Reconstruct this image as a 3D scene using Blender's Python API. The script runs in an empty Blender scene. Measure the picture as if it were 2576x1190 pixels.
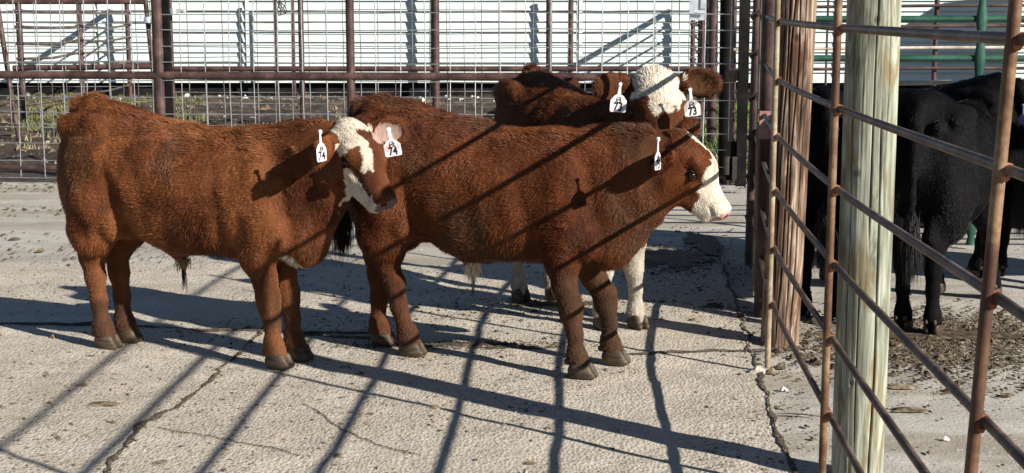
import bpy, math, random
import numpy as np
from mathutils import Vector, Matrix

random.seed(7); rng = np.random.default_rng(7)
S = bpy.context.scene
COL = S.collection

# ------------------------------------------------------------------ camera, sky, sun, exposure
CAM_H = 1.5; PITCH = math.radians(8.76); FPX = 3536.0
cam = bpy.data.cameras.new('camera'); camo = bpy.data.objects.new('camera', cam); COL.objects.link(camo)
camo.location = (0, 0, CAM_H); camo.rotation_euler = (math.pi/2 - PITCH, 0, 0)
cam.sensor_width = 36; cam.lens = 36*FPX/2575; cam.clip_end = 800; cam.clip_start = 0.05
S.camera = camo
SUN_EL = math.radians(25.8); SUN_XY = np.array([.781, -.625])
w = bpy.data.worlds.new('World'); S.world = w; w.use_nodes = True
nt = w.node_tree; sky = nt.nodes.new('ShaderNodeTexSky'); sky.sky_type = 'NISHITA'; sky.sun_disc = False
sky.sun_elevation = SUN_EL; sky.sun_rotation = math.atan2(SUN_XY[0], SUN_XY[1])
sky.altitude = 2500; sky.air_density = 1.0; sky.dust_density = .2; sky.ozone_density = 1.5
bg = nt.nodes['Background']; bg.inputs[1].default_value = .05
nt.links.new(sky.outputs[0], bg.inputs[0])
sun = bpy.data.lights.new('sun', 'SUN'); sun.energy = 5.0; sun.angle = math.radians(.5); sun.color = (1, .95, .87)
suno = bpy.data.objects.new('sun', sun); COL.objects.link(suno)
sd = Vector((SUN_XY[0]*math.cos(SUN_EL), SUN_XY[1]*math.cos(SUN_EL), math.sin(SUN_EL)))
suno.rotation_euler = sd.to_track_quat('Z', 'Y').to_euler(); suno.location = (6, -5, 6)
S.view_settings.view_transform = 'Standard'; S.view_settings.look = 'None'
S.view_settings.exposure = 0.80; S.view_settings.gamma = 1
S.cycles.use_denoising = True
S.cycles.max_bounces = 6; S.cycles.diffuse_bounces = 3; S.cycles.glossy_bounces = 2
S.cycles_curves.shape = 'RIBBONS'

_c, _s = math.cos(PITCH), math.sin(PITCH)
def ray(u, v): return np.array([u-1287.5, _c*FPX-_s*(v-595), -_s*FPX-_c*(v-595)])
def at(u, v, Y):
    r = ray(u, v); return r*(Y/r[1]) + [0, 0, CAM_H]
def gp(u, v, z=0.):
    r = ray(u, v); return r*((CAM_H-z)/-r[2]) + [0, 0, CAM_H]
def uX(u, Y): return (u-1287.5)/FPX*Y*1.0

# ------------------------------------------------------------------ noise
def _hash(i, j, k, seed):
    n = (i*374761393 + j*668265263 + k*2147483647 + seed*1274126177) & 0xFFFFFFFF
    n = ((n ^ (n >> 13))*1274126177) & 0xFFFFFFFF
    n = n ^ (n >> 16)
    return (n & 0xFFFF)/32767.5 - 1.0
def noise3(P, scale, seed=0):
    Q = np.asarray(P, dtype=np.float64)*scale; I = np.floor(Q).astype(np.int64); f = Q-I; f = f*f*(3-2*f)
    r = 0
    for a in (0, 1):
        for b in (0, 1):
            for c in (0, 1):
                wgt = (f[..., 0] if a else 1-f[..., 0])*(f[..., 1] if b else 1-f[..., 1])*(f[..., 2] if c else 1-f[..., 2])
                r = r + wgt*_hash(I[..., 0]+a, I[..., 1]+b, I[..., 2]+c, seed)
    return r
def fbm(P, scale, seed=0, oct=3):
    r = 0; a = 1
    for o in range(oct): r = r + a*noise3(P, scale*2**o, seed+o*17); a *= .5
    return r

# ------------------------------------------------------------------ materials
MATS = {}
class N:
    def __init__(s, name, rough=.7, spec=.3, metal=0.):
        s.m = bpy.data.materials.new(name); s.m.use_nodes = True; s.t = s.m.node_tree
        s.b = s.t.nodes['Principled BSDF']; s.b.inputs['Roughness'].default_value = rough
        s.b.inputs['Specular IOR Level'].default_value = spec; s.b.inputs['Metallic'].default_value = metal
        s.co = s.t.nodes.new('ShaderNodeTexCoord').outputs['Object']; MATS[name] = s.m
    def L(s, a, b): s.t.links.new(a, b)
    def geo(s): s.co = s.t.nodes.new('ShaderNodeNewGeometry').outputs['Position']; return s
    def map(s, sc=(1, 1, 1), rot=(0, 0, 0)):
        n = s.t.nodes.new('ShaderNodeMapping'); n.inputs['Scale'].default_value = sc; n.inputs['Rotation'].default_value = rot
        s.L(s.co, n.inputs[0]); return n.outputs[0]
    def noise(s, scale, det=4, rough=.6, vec=None, dist=0.):
        n = s.t.nodes.new('ShaderNodeTexNoise'); n.inputs['Scale'].default_value = scale; n.inputs['Detail'].default_value = det
        n.inputs['Roughness'].default_value = rough; n.inputs['Distortion'].default_value = dist
        s.L(vec if vec is not None else s.co, n.inputs['Vector']); return n.outputs['Fac']
    def voro(s, scale, feat='F1', vec=None, out='Distance', rand=1.):
        n = s.t.nodes.new('ShaderNodeTexVoronoi'); n.feature = feat; n.inputs['Scale'].default_value = scale
        n.inputs['Randomness'].default_value = rand
        s.L(vec if vec is not None else s.co, n.inputs['Vector']); return n.outputs[out]
    def ramp(s, fac, stops, interp='LINEAR'):
        n = s.t.nodes.new('ShaderNodeValToRGB'); cr = n.color_ramp; cr.interpolation = interp
        while len(cr.elements) < len(stops): cr.elements.new(.5)
        for e, (p, c) in zip(cr.elements, stops):
            e.position = p; e.color = (*c, 1) if not np.isscalar(c) else (c, c, c, 1)
        s.L(fac, n.inputs[0]); return n.outputs[0]
    def mix(s, f, a, b, mode='MIX'):
        n = s.t.nodes.new('ShaderNodeMix'); n.data_type = 'RGBA'; n.blend_type = mode
        for i, x in ((0, f), (6, a), (7, b)):
            if hasattr(x, 'links'): s.L(x, n.inputs[i])
            else: n.inputs[i].default_value = x if np.isscalar(x) else (*x, 1)
        return n.outputs[2]
    def math(s, op, a, b=0.):
        n = s.t.nodes.new('ShaderNodeMath'); n.operation = op
        for i, x in ((0, a), (1, b)):
            if hasattr(x, 'links'): s.L(x, n.inputs[i])
            else: n.inputs[i].default_value = x
        return n.outputs[0]
    def col(s, c):
        if hasattr(c, 'links'): s.L(c, s.b.inputs['Base Color'])
        else: s.b.inputs['Base Color'].default_value = (*c, 1)
        return s
    def rough(s, c): s.L(c, s.b.inputs['Roughness']); return s
    def bump(s, h, dist=.01, st=1.):
        n = s.t.nodes.new('ShaderNodeBump'); n.inputs['Distance'].default_value = dist; n.inputs['Strength'].default_value = st
        s.L(h, n.inputs['Height'])
        if s.b.inputs['Normal'].links: s.L(s.b.inputs['Normal'].links[0].from_socket, n.inputs['Normal'])
        s.L(n.outputs[0], s.b.inputs['Normal']); return s

def mat_concrete(name, light, dark, pebble):
    m = N(name, .9, .2).geo()
    big = m.noise(.9, 5, .6); mid = m.noise(7, 5, .65); fine = m.noise(60, 3, .7)
    base = m.ramp(big, [(.3, dark), (.7, light)])
    st1 = m.noise(1, 5, .7, m.map((.5, 2.4, 1)), .5); base = m.mix(m.ramp(st1, [(.44, 0.), (.60, .62 if pebble < .5 else .28)]), base, (.26, .205, .14))
    base = m.mix(m.ramp(mid, [(.35, 0.), (.75, .45)]), base, (dark[0]*.55, dark[1]*.53, dark[2]*.48))
    warp = m.map((1, .62, 1))
    cell = m.voro(74, 'F1', warp, 'Color'); cd = m.voro(74, 'F1', warp)
    sep = m.t.nodes.new('ShaderNodeSeparateColor'); m.L(cell, sep.inputs[0])
    stone = m.ramp(sep.outputs[0], [(0., (.16, .13, .10)), (.25, (.34, .29, .23)), (.6, (.5, .45, .37)), (1., (.66, .62, .55))])
    inside = m.ramp(cd, [(.28, 1.), (.48, 0.)])
    vis = m.math('MULTIPLY', inside, m.ramp(sep.outputs[1], [(1-pebble-.01, 0.), (1-pebble+.01, 1.)]))
    base = m.mix(m.math('MULTIPLY', vis, .85), base, stone)
    # small dark pits and droppings crumbs
    pv = m.voro(17, 'F1', m.map((1, .7, 1))); pits = m.ramp(pv, [(.05, 1.), (.12, 0.)])
    gate = m.ramp(m.noise(3.1, 3, .5), [(.48, 0.), (.6, 1.)])
    base = m.mix(m.math('MULTIPLY', m.math('MULTIPLY', pits, gate), .85), base, (.07, .055, .04))
    pv2 = m.voro(71, 'F1'); pits2 = m.ramp(pv2, [(.10, 1.), (.2, 0.)])
    base = m.mix(m.math('MULTIPLY', pits2, .6), base, (.13, .105, .08))
    base = m.mix(m.ramp(fine, [(.3, .35), (.7, 0.)]), base, (dark[0]*.5, dark[1]*.5, dark[2]*.45))
    m.col(base)
    m.bump(fine, .004, .8); m.bump(m.math('SUBTRACT', 1., cd), .0045, .8*min(1, pebble*1.4)); m.bump(pits2, -.006, .5)
    return m
mat_concrete('pebbled concrete', (.66, .59, .50), (.50, .44, .36), .9)
mat_concrete('smooth concrete', (.58, .55, .50), (.45, .42, .37), .18)

m = N('mud', .8, .35).geo()
n1 = m.noise(1.3, 6, .7); n2 = m.noise(16, 5, .7)
m.col(m.mix(m.ramp(n2, [(.35, 0.), (.7, .7)]), m.ramp(n1, [(.36, (.022, .015, .011)), (.5, (.062, .043, .029)), (.64, (.17, .125, .085))]), (.03, .024, .02)))
m.bump(n2, .05, .9)
m = N('manure', .75, .4).geo()
n2 = m.noise(40, 5, .7)
m.col(m.ramp(n2, [(.35, (.03, .022, .015)), (.55, (.085, .062, .04)), (.72, (.24, .19, .12))])); m.bump(n2, .02, 1)
m = N('straw crumbs', .9, .1).geo(); n2 = m.noise(23, 2)
m.col(m.ramp(n2, [(.3, (.05, .037, .025)), (.5, (.16, .12, .075)), (.75, (.36, .29, .19))]))
m = N('dark grit', .9, .1).geo(); m.col(m.ramp(m.noise(31, 2), [(.35, (.05, .04, .03)), (.55, (.17, .135, .10)), (.7, (.30, .25, .19))]))
m = N('bedding', .9, .1).geo(); n2 = m.noise(23, 2)
m.col(m.ramp(n2, [(.3, (.035, .026, .018)), (.55, (.10, .075, .05)), (.75, (.26, .21, .145))]))
m = N('soil crack', .95, .1).geo(); n2 = m.noise(90, 4, .7)
m.col(m.ramp(n2, [(.38, (.035, .027, .02)), (.52, (.13, .10, .07)), (.66, (.34, .29, .22))])); m.bump(n2, .012, 1)
m = N('limestone', .9, .2); n2 = m.noise(9, 4)
m.col(m.ramp(n2, [(.3, (.38, .36, .33)), (.7, (.72, .70, .66))])); m.bump(n2, .02, .6)
m = N('dull stone', .9, .2); m.col((.42, .38, .32))
m = N('grass', .8, .15).geo(); n2 = m.noise(5, 2)
m.col(m.ramp(n2, [(.3, (.06, .07, .025)), (.55, (.15, .15, .06)), (.75, (.34, .29, .16))]))
m = N('dry grass', .8, .15).geo(); n2 = m.noise(7, 2)
m.col(m.ramp(n2, [(.3, (.10, .09, .045)), (.7, (.38, .32, .2))]))
m = N('green weeds', .7, .2).geo(); n2 = m.noise(7, 2)
m.col(m.ramp(n2, [(.3, (.06, .13, .02)), (.7, (.20, .30, .06))]))

m = N('white siding', .55, .35).geo(); n1 = m.noise(.6, 4); n2 = m.noise(1, 5, .6, m.map((.6, 1, 9)))
m.col(m.mix(m.ramp(n2, [(.45, 0.), (.8, .35)]), m.ramp(n1, [(.3, (.54, .61, .585)), (.7, (.62, .68, .65))]), (.36, .37, .33)))
m = N('black skirting', .8, .1).geo(); m.col(m.ramp(m.noise(4), [(.3, (.006, .006, .007)), (.8, (.02, .019, .018))]))  # near-black paints the shade in the open gap under the barn
m = N('roof metal', .5, .4, .3).geo(); m.col(m.ramp(m.noise(2), [(.3, (.35, .36, .36)), (.7, (.45, .46, .46))]))

def rusty(name, a, b, c, rough=.6):
    m = N(name, rough, .35).geo(); n1 = m.noise(6, 5, .65); n2 = m.noise(55, 4, .7)
    base = m.ramp(n1, [(.38, a), (.5, b), (.64, c)])
    base = m.mix(m.ramp(n2, [(.45, 0.), (.75, .55)]), base, tuple(x*.42 for x in a))
    m.col(base); m.bump(n2, .0016, .7); return m
rusty('brown pipe paint', (.038, .020, .017), (.066, .036, .031), (.12, .07, .058), .5)
rusty('rusted rail', (.036, .022, .016), (.07, .044, .032), (.16, .11, .078), .5)
rusty('rusted upright', (.062, .027, .014), (.12, .056, .027), (.25, .155, .08), .6)
rusty('pale upright', (.19, .13, .075), (.30, .235, .15), (.42, .355, .25), .55)
rusty('weld rust', (.16, .05, .02), (.25, .09, .04), (.34, .15, .07), .8)
rusty('green panel paint', (.012, .05, .033), (.02, .075, .05), (.04, .11, .075), .4)
rusty('pale bar', (.36, .30, .21), (.5, .43, .32), (.6, .55, .44), .6)
rusty('black and shaded pipe', (.005, .0045, .0045), (.008, .007, .007), (.016, .013, .012), .6)  # black steel, also shade painted on gate posts and low green rails
MATS['black and shaded pipe'].node_tree.nodes['Principled BSDF'].inputs['Specular IOR Level'].default_value = .08
rusty('dark bracket', (.015, .014, .014), (.028, .024, .023), (.05, .043, .04), .6)
m = N('galvanised wire', .35, .5, .8).geo(); m.col(m.ramp(m.noise(30, 3), [(.3, (.36, .36, .37)), (.7, (.66, .67, .68))]))
m = N('dark wire', .5, .4, .2).geo(); m.col(m.ramp(m.noise(3, 3), [(.4, (.10, .085, .075)), (.65, (.30, .30, .31))]))
m = N('galvanised clamp', .35, .5, .6); m.col(m.ramp(m.noise(20, 3), [(.3, (.5, .52, .54)), (.7, (.8, .82, .84))]))
m = N('pink plate', .7, .2); m.col(m.ramp(m.noise(20, 4), [(.3, (.22, .12, .11)), (.7, (.36, .22, .20))]))

def wood(name, cols, crackcol, gz=1.):
    m = N(name, .85, .15)
    g1 = m.noise(1, 6, .6, m.map((15, 15, 1.8*gz)), 2.2); g2 = m.noise(1, 4, .6, m.map((45, 45, 1.6*gz)), .3)
    g3 = m.noise(1, 4, .6, m.map((13, 13, 2.6)), .8)
    base = m.ramp(g1, [(.37, cols[0]), (.46, cols[1]), (.54, cols[2]), (.64, cols[3])])
    base = m.mix(m.ramp(g2, [(.34, .55), (.48, 0.)]), base, tuple(x*.5 for x in cols[0]))
    base = m.mix(m.ramp(g3, [(.54, 0.), (.62, .75)]), base, cols[4])
    m.L(m.ramp(m.t.nodes.new('ShaderNodeAttribute').outputs['Fac'], [(.25, 0.), (.6, 1.)]), m.t.nodes.new('ShaderNodeMix').inputs[0])
    at_ = [n for n in m.t.nodes if n.bl_idname == 'ShaderNodeAttribute'][0]; at_.attribute_name = 'crack'
    base = m.mix(m.ramp(at_.outputs['Fac'], [(.3, 0.), (.7, .92)]), base, crackcol)
    m.col(base); m.bump(g2, .003, .8); m.bump(g1, .003, .5); return m
wood('treated wood', [(.13, .13, .095), (.23, .24, .18), (.325, .335, .26), (.41, .415, .335), (.20, .145, .07)], (.03, .025, .018))
wood('brown wood', [(.045, .027, .018), (.12, .074, .049), (.22, .15, .105), (.42, .335, .255), (.09, .042, .026)], (.018, .012, .009))

def attr_mat(name, rough, spec, bumpsc=None, mult=1.):
    m = N(name, rough, spec); a = m.t.nodes.new('ShaderNodeAttribute'); a.attribute_name = 'col'
    c = a.outputs['Color']
    if bumpsc:
        n2 = m.noise(bumpsc, 4, .65, m.map((1, 1, .45)))
        c = m.mix(m.ramp(n2, [(.35, .5), (.65, 0.)]), c, (.3, .3, .3), 'MULTIPLY'); m.bump(n2, .006, .9)
    m.col(c); return m
attr_mat('hide', .8, .08, 60)
attr_mat('hair', .4, .18)
m = N('black hair', .5, .35); a = m.t.nodes.new('ShaderNodeAttribute'); a.attribute_name = 'col'; m.col(a.outputs['Color'])
m = N('hoof horn', .55, .3); m.col(m.ramp(m.noise(1, 5, .6, m.map((12, 12, 60))), [(.3, (.024, .016, .010)), (.55, (.066, .046, .028)), (.75, (.13, .096, .06))])); m.bump(m.noise(1, 3, .5, m.map((5, 5, 120))), .003, .6)
m = N('eyeball', .12, .5); m.col((.008, .006, .006))
m = N('eyelid', .8, .1); m.col((.02, .009, .006))
m = N('white tag plastic', .4, .4); m.col(m.ramp(m.noise(18, 3), [(.36, (.45, .40, .38)), (.5, (.74, .72, .74))]))
m = N('blue tag plastic', .4, .4); m.col((.20, .24, .42))
m = N('tag ink', .6, .2); m.col((.02, .018, .018))
m = N('pink stain', .6, .2); m.col((.7, .42, .42))

# ------------------------------------------------------------------ mesh helpers
def link(o, parent=None):
    COL.objects.link(o)
    if parent is not None: o.parent = parent
    return o
def from_arrays(name, V, F, mat, parent=None, smooth=True):
    V = np.asarray(V, dtype=np.float32); me = bpy.data.meshes.new(name)
    if isinstance(F, np.ndarray) and F.ndim == 2:
        nf, k = F.shape; me.vertices.add(len(V)); me.vertices.foreach_set('co', V.ravel())
        me.loops.add(nf*k); me.loops.foreach_set('vertex_index', F.astype(np.int32).ravel())
        me.polygons.add(nf); me.polygons.foreach_set('loop_start', np.arange(0, nf*k, k, dtype=np.int32))
        me.polygons.foreach_set('loop_total', np.full(nf, k, dtype=np.int32)); me.update(calc_edges=True)
    else: me.from_pydata([tuple(v) for v in V.tolist()], [], F)
    me.polygons.foreach_set('use_smooth', np.full(len(me.polygons), smooth))
    me.materials.append(MATS[mat]); me.update()
    return link(bpy.data.objects.new(name, me), parent)
class MB:
    def __init__(s): s.v = []; s.f = []
    def add(s, V, F):
        o = len(s.v); s.v += [tuple(map(float, x)) for x in V]; s.f += [tuple(i+o for i in f) for f in F]; return s
    def box(s, c, sz, R=None):
        P = [Vector((x*sz[0]/2, y*sz[1]/2, z*sz[2]/2)) for x in (-1, 1) for y in (-1, 1) for z in (-1, 1)]
        if R is not None: P = [R @ p for p in P]
        return s.add([p+Vector(c) for p in P], [(0, 1, 3, 2), (4, 6, 7, 5), (0, 4, 5, 1), (2, 3, 7, 6), (0, 2, 6, 4), (1, 5, 7, 3)])
    def tube(s, pts, r, n=10, closed=False, flat=1.):
        P = [Vector(p) for p in pts]; k = len(P); rr = r if hasattr(r, '__len__') else [r]*k
        up = None; V = []; F = []
        for i, p in enumerate(P):
            if closed: t = (P[(i+1) % k]-P[i-1]).normalized()
            else: t = (P[min(i+1, k-1)]-P[max(i-1, 0)]).normalized()
            if up is None:
                a = Vector((0, 0, 1)) if abs(t.z) < .9 else Vector((0, 1, 0)); x = t.cross(a).normalized()
            else: x = (up - t*up.dot(t)).normalized()
            up = x; y = t.cross(x)
            for j in range(n):
                a = 2*math.pi*j/n; V.append(p + x*math.cos(a)*rr[i] + y*math.sin(a)*rr[i]*flat)
        for i in range(k if closed else k-1):
            for j in range(n):
                a, b = i*n+j, i*n+(j+1) % n; c, d = ((i+1) % k)*n+j, ((i+1) % k)*n+(j+1) % n
                F.append((a, b, d, c))
        if not closed: F += [tuple(range(n-1, -1, -1)), tuple(range((k-1)*n, k*n))]
        return s.add(V, F)
    def build(s, name, mat, parent=None, smooth=True):
        o = from_arrays(name, np.array(s.v), s.f, mat, parent, smooth)
        if smooth:
            try: o.data.set_sharp_from_angle(angle=math.radians(40))
            except Exception: pass
        return o
def thing(name, loc, label, cat, group=None, rz=0):
    o = bpy.data.objects.new(name, None); COL.objects.link(o); o.location = loc; o.rotation_euler = (0, 0, rz); o.empty_display_size = .2
    o['label'] = label; o['category'] = cat
    if group: o['group'] = group
    return o
def tag(o, label, cat, group=None):
    o['label'] = label; o['category'] = cat
    if group: o['group'] = group
    return o
def rel(root, p): return (p[0]-root.location[0], p[1]-root.location[1], p[2]-root.location[2])

# ------------------------------------------------------------------ ground
bpy.context.view_layer.update()
g = MB(); g.add([(-250, -60, -.03), (250, -60, -.03), (250, 400, -.03), (-250, 400, -.03)], [(0, 1, 2, 3)])
o = g.build('ground', 'mud', None, False); o['kind'] = 'structure'
def sheet(name, x0, x1, y0, y1, step, hfun, mat, mask=None):
    xs = np.arange(x0, x1+step*.5, step); ys = np.arange(y0, y1+step*.5, step)
    X, Y = np.meshgrid(xs, ys, indexing='ij'); Z = hfun(X, Y)
    V = np.stack([X, Y, Z], -1).reshape(-1, 3); nx, ny = X.shape
    I = np.arange(nx*ny).reshape(nx, ny)
    F = np.stack([I[:-1, :-1], I[1:, :-1], I[1:, 1:], I[:-1, 1:]], -1).reshape(-1, 4)
    if mask is not None: F = F[mask(V[F].mean(1))]
    return from_arrays(name, V, F, mat)
def conc_h(X, Y, rough=1.):
    P = np.stack([X, Y, 0*X], -1)
    return .0045*rough*fbm(P, 2.2, 3, 3) + .0042*rough*noise3(P, 6.5, 12) + .0012*rough*noise3(P, 17, 9) + .0007*rough*noise3(P, 40, 11)
# joint between the pebbled slab and the smooth slab: x as a function of y
JY = [2.0, 4.53, 5.2, 6.2, 7.2, 9.2, 13.6]; JX = [.71, .94, 1.00, 1.09, 1.18, 1.36, 1.76]
def jx(Y): return np.interp(Y, JY, JX)
o = sheet('concrete_pad', -3.2, 1.35, 3.6, 8.6, .016, lambda X, Y: conc_h(X, Y)+.0, 'pebbled concrete', lambda c: c[:, 0] < jx(c[:, 1]) + .012*noise3(c*[1, 1, 0], 9, 5)); o['kind'] = 'structure'
o = sheet('concrete_pad', .9, 4.0, 3.6, 8.6, .022, lambda X, Y: conc_h(X, Y, .9)-.009, 'smooth concrete', lambda c: c[:, 0] > jx(c[:, 1]) - .04 + .012*noise3(c*[1, 1, 0], 9, 5)); o['kind'] = 'structure'
def far_h(X, Y): return conc_h(X, Y, .6) - .009
def fm(c): return ((c[:, 0] < -3.2) | (c[:, 0] > 4.0) | (c[:, 1] < 3.6) | (c[:, 1] > 8.6))
o = sheet('concrete_apron', -9, 12, -3, 14.4, .1, far_h, 'smooth concrete', lambda c: fm(c) & (c[:, 1] < 13.2 + .3*noise3(c*[1, 1, 0], .8, 4))); o['kind'] = 'structure'
def mud_h(X, Y):
    P = np.stack([X, Y, 0*X], -1); t = np.clip((Y-13.2)/2.5, 0, 1)
    return t*(.06*fbm(P, .7, 21, 4) + .045*noise3(P, 4, 8)+.03*noise3(P, 9, 18)) - .022*(1-t) 
o = sheet('muddy_ground', -16, 16, 12.8, 28.4, .07, mud_h, 'mud'); o['kind'] = 'structure'

def ribbon(name, pts, width, mat, z=.004, seed=0, jag=.6, step=.02):
    P = np.array(pts, float); seg = np.linalg.norm(np.diff(P, axis=0), axis=1); T = np.concatenate([[0], np.cumsum(seg)])
    t = np.arange(0, T[-1], step); X = np.interp(t, T, P[:, 0]); Y = np.interp(t, T, P[:, 1])
    q = np.stack([t, 0*t, 0*t], -1)
    X = X + .012*noise3(q, 6, seed) + .006*noise3(q, 25, seed+1); Y = Y + .012*noise3(q, 6, seed+2) + .006*noise3(q, 25, seed+3)
    d = np.stack([np.gradient(X), np.gradient(Y)], -1); d /= np.linalg.norm(d, axis=1)[:, None]; n = np.stack([-d[:, 1], d[:, 0]], -1)
    w1 = width*(.5+jag*noise3(q, 11, seed+4)+.3*noise3(q, 37, seed+5)); w2 = width*(.5+jag*noise3(q, 12, seed+6)+.3*noise3(q, 41, seed+7))
    w1 = np.clip(w1, .002, 1); w2 = np.clip(w2, .002, 1)
    e = np.minimum(1, np.minimum(t, T[-1]-t)/.1+.1); w1 *= e; w2 *= e
    A = np.stack([X-n[:, 0]*w1, Y-n[:, 1]*w1], -1); B = np.stack([X+n[:, 0]*w2, Y+n[:, 1]*w2], -1); C = np.stack([X, Y], -1)
    V = []
    for Q, dz in ((A, 0), (C, .003), (B, 0)): V.append(np.column_stack([Q, conc_h(Q[:, 0], Q[:, 1])+z+dz]))
    V = np.concatenate(V); k = len(t); F = []
    for r in (0, 1):
        i = np.arange(k-1)+r*k; F.append(np.stack([i, i+k, i+k+1, i+1], -1))
    o = from_arrays(name, V, np.concatenate(F), mat); o['kind'] = 'structure'; return o
def GP(*uv): return [gp(*p)[:2] for p in uv]
ribbon('ground_crack', GP((655, 835), (600, 885), (540, 940), (500, 990), (430, 1030), (355, 1070), (320, 1110), (285, 1150), (262, 1200)), .022, 'soil crack', seed=1)
ribbon('ground_crack', GP((740, 700), (735, 760), (655, 835)), .03, 'soil crack', seed=51)
ribbon('ground_crack', [(jx(y), y) for y in (4.2, 4.53, 5.2, 6.2, 7.2, 9.2)], .014, 'soil crack', seed=2, z=.005)
ribbon('ground_crack', GP((50, 818), (220, 815), (400, 822), (640, 835), (800, 845), (1000, 852)), .035, 'soil crack', seed=3)
ribbon('ground_crack', GP((1560, 895), (1700, 885), (1900, 882), (2050, 880)), .03, 'soil crack', seed=4)
ribbon('ground_crack', GP((1960, 1046), (2070, 1052)), .02, 'soil crack', seed=5)
ribbon('ground_crack', GP((760, 1020), (880, 1090), (980, 1130), (1060, 1150)), .003, 'soil crack', seed=7)
ribbon('ground_crack', GP((400, 1080), (520, 1100), (760, 1150)), .0025, 'soil crack', seed=8)

def scatter_quads(name, centers, size, mat, seed=0, flat=.35, label=None, cat=None, elong=2.5, zf=None, kind='stuff'):
    r = np.random.default_rng(seed); n = len(centers); c = np.array(centers)
    a = r.uniform(0, 2*np.pi, n); L = size*r.lognormal(0, .5, n); W = L/r.uniform(1, elong, n); h = W*flat*r.uniform(.6, 1.4, n)
    dx = np.stack([np.cos(a), np.sin(a)], -1); dy = np.stack([-dx[:, 1], dx[:, 0]], -1)
    V = np.zeros((n, 6, 3)); m_ = len(c)
    base = np.column_stack([c[:, :2], (c[:, 2] if c.shape[1] > 2 else conc_h(c[:, 0], c[:, 1]))])
    for k, (px, py, pz) in enumerate([(-1, -.3, -.1), (.2, -1, -.1), (1, .2, -.1), (-.1, 1, -.1), (-.35, .1, 1.), (.4, -.1, .8)]):
        px = px*r.uniform(.7, 1.3, n); py = py*r.uniform(.7, 1.3, n)
        V[:, k, :2] = base[:, :2] + dx*(px*L/2)[:, None] + dy*(py*W/2)[:, None]; V[:, k, 2] = base[:, 2] + pz*h
    T = np.array([(0, 1, 4), (1, 5, 4), (1, 2, 5), (2, 3, 5), (3, 4, 5), (3, 0, 4)])
    F = (np.arange(n)[:, None, None]*6 + T[None]).reshape(-1, 3)
    o = from_arrays(name, V.reshape(-1, 3), F, mat, None, False); o['kind'] = kind
    if label: o['label'] = label
    if cat: o['category'] = cat
    return o
def blob_pts(u, v, n, sx, sy, seed):
    r = np.random.default_rng(seed); c = gp(u, v)
    return np.column_stack([c[0]+r.normal(0, sx, n), c[1]+r.normal(0, sy, n)])
pts = np.column_stack([rng.uniform(-6, 3, 5200), 8.6+4.5*rng.random(5200)**.7])
k = (noise3(np.column_stack([pts*[.5, 1.4], 0*pts[:, 0]]), .9, 79) > 0); pts = pts[k]
scatter_quads('litter_crumbs', pts, .022, 'bedding', 31, label='dry litter trodden over the far concrete below the mesh fence', cat='litter')
# crumbs of dung, straw and gravel on the slab
pts = np.column_stack([rng.uniform(-3, 3.6, 2600), rng.uniform(4.3, 11, 2600)])
k = (noise3(np.column_stack([pts, 0*pts[:, 0]]), 1.2, 77) > -.1); pts = pts[k]
scatter_quads('litter_crumbs', pts, .014, 'straw crumbs', 1, label='brown crumbs of dung and straw strewn over the concrete yard', cat='litter')
pts = np.column_stack([rng.uniform(-3, 1.2, 15000), 4.2+5.2*rng.random(15000)**1.25]); pts = pts[(noise3(np.column_stack([pts, 0*pts[:, 0]]), 2.1, 76) > -.35)]
scatter_quads('grit', pts, .0105, 'dark grit', 22, label='fine dark grit covering the pebbled concrete slab', cat='grit', flat=.3, elong=2.2)
pts = np.column_stack([rng.uniform(-3, 3.6, 500), rng.uniform(4.3, 10, 500)])[:170]
scatter_quads('pale_gravel', pts, .009, 'dull stone', 2, label='small pale gravel chips strewn over the concrete yard', cat='gravel', flat=.7, elong=1.6)
pts = np.concatenate([blob_pts(2330, 880, 5200, .35, .26, 5), blob_pts(2450, 820, 4200, .5, .25, 6), blob_pts(2400, 950, 500, .4, .25, 7)])
scatter_quads('manure_litter', pts, .014, 'bedding', 3, label='dark trodden bedding litter around the black calf hooves', cat='litter')
pts = np.concatenate([blob_pts(1150, 868, 1400, .28, .04, 8), blob_pts(1400, 765, 900, .25, .08, 9), blob_pts(1230, 790, 400, .3, .12, 12)])
scatter_quads('manure_litter', pts, .011, 'manure', 4, label='dark wet dung smeared on the slab between the middle calf legs', cat='litter')
pts = np.concatenate([blob_pts(1700, 660, 2600, .22, .35, 10), blob_pts(1800, 780, 300, .15, .12, 11)])
scatter_quads('manure_litter', pts, .010, 'manure', 5, label='dark wet dung patch in the shade beyond the muzzle of the middle calf', cat='litter')
def smear(u, v, rx, ry, seed, mat='manure'):
    c = gp(u, v); n = 90; V = []; F = []; A = np.linspace(0, 2*np.pi, n, endpoint=False)
    q = np.stack([np.cos(A), np.sin(A), 0*A+seed], -1); k = 1+.45*noise3(q, 1.7, seed)+.25*noise3(q, 5, seed+1)+.14*noise3(q, 14, seed+2)
    for f_ in (1., .8, .5): V.append(np.stack([c[0]+np.cos(A)*k*rx*f_, c[1]+np.sin(A)*k*ry*f_], -1))
    V = np.concatenate(V+[np.array([[c[0], c[1]]])]); Z = conc_h(V[:, 0], V[:, 1])+np.concatenate([np.full(n, .001), np.full(2*n+1, .0055)])+.003*noise3(np.column_stack([V, 0*V[:, 0]]), 30, 3)
    for i in (0, 1):
        for j in range(n): F.append((i*n+j, i*n+(j+1) % n, (i+1)*n+(j+1) % n, (i+1)*n+j))
    for j in range(n): F.append((2*n+j, 2*n+(j+1) % n, 3*n))
    o = from_arrays('dirt_patch', np.column_stack([V, Z]), F, mat); o['kind'] = 'structure'
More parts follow.
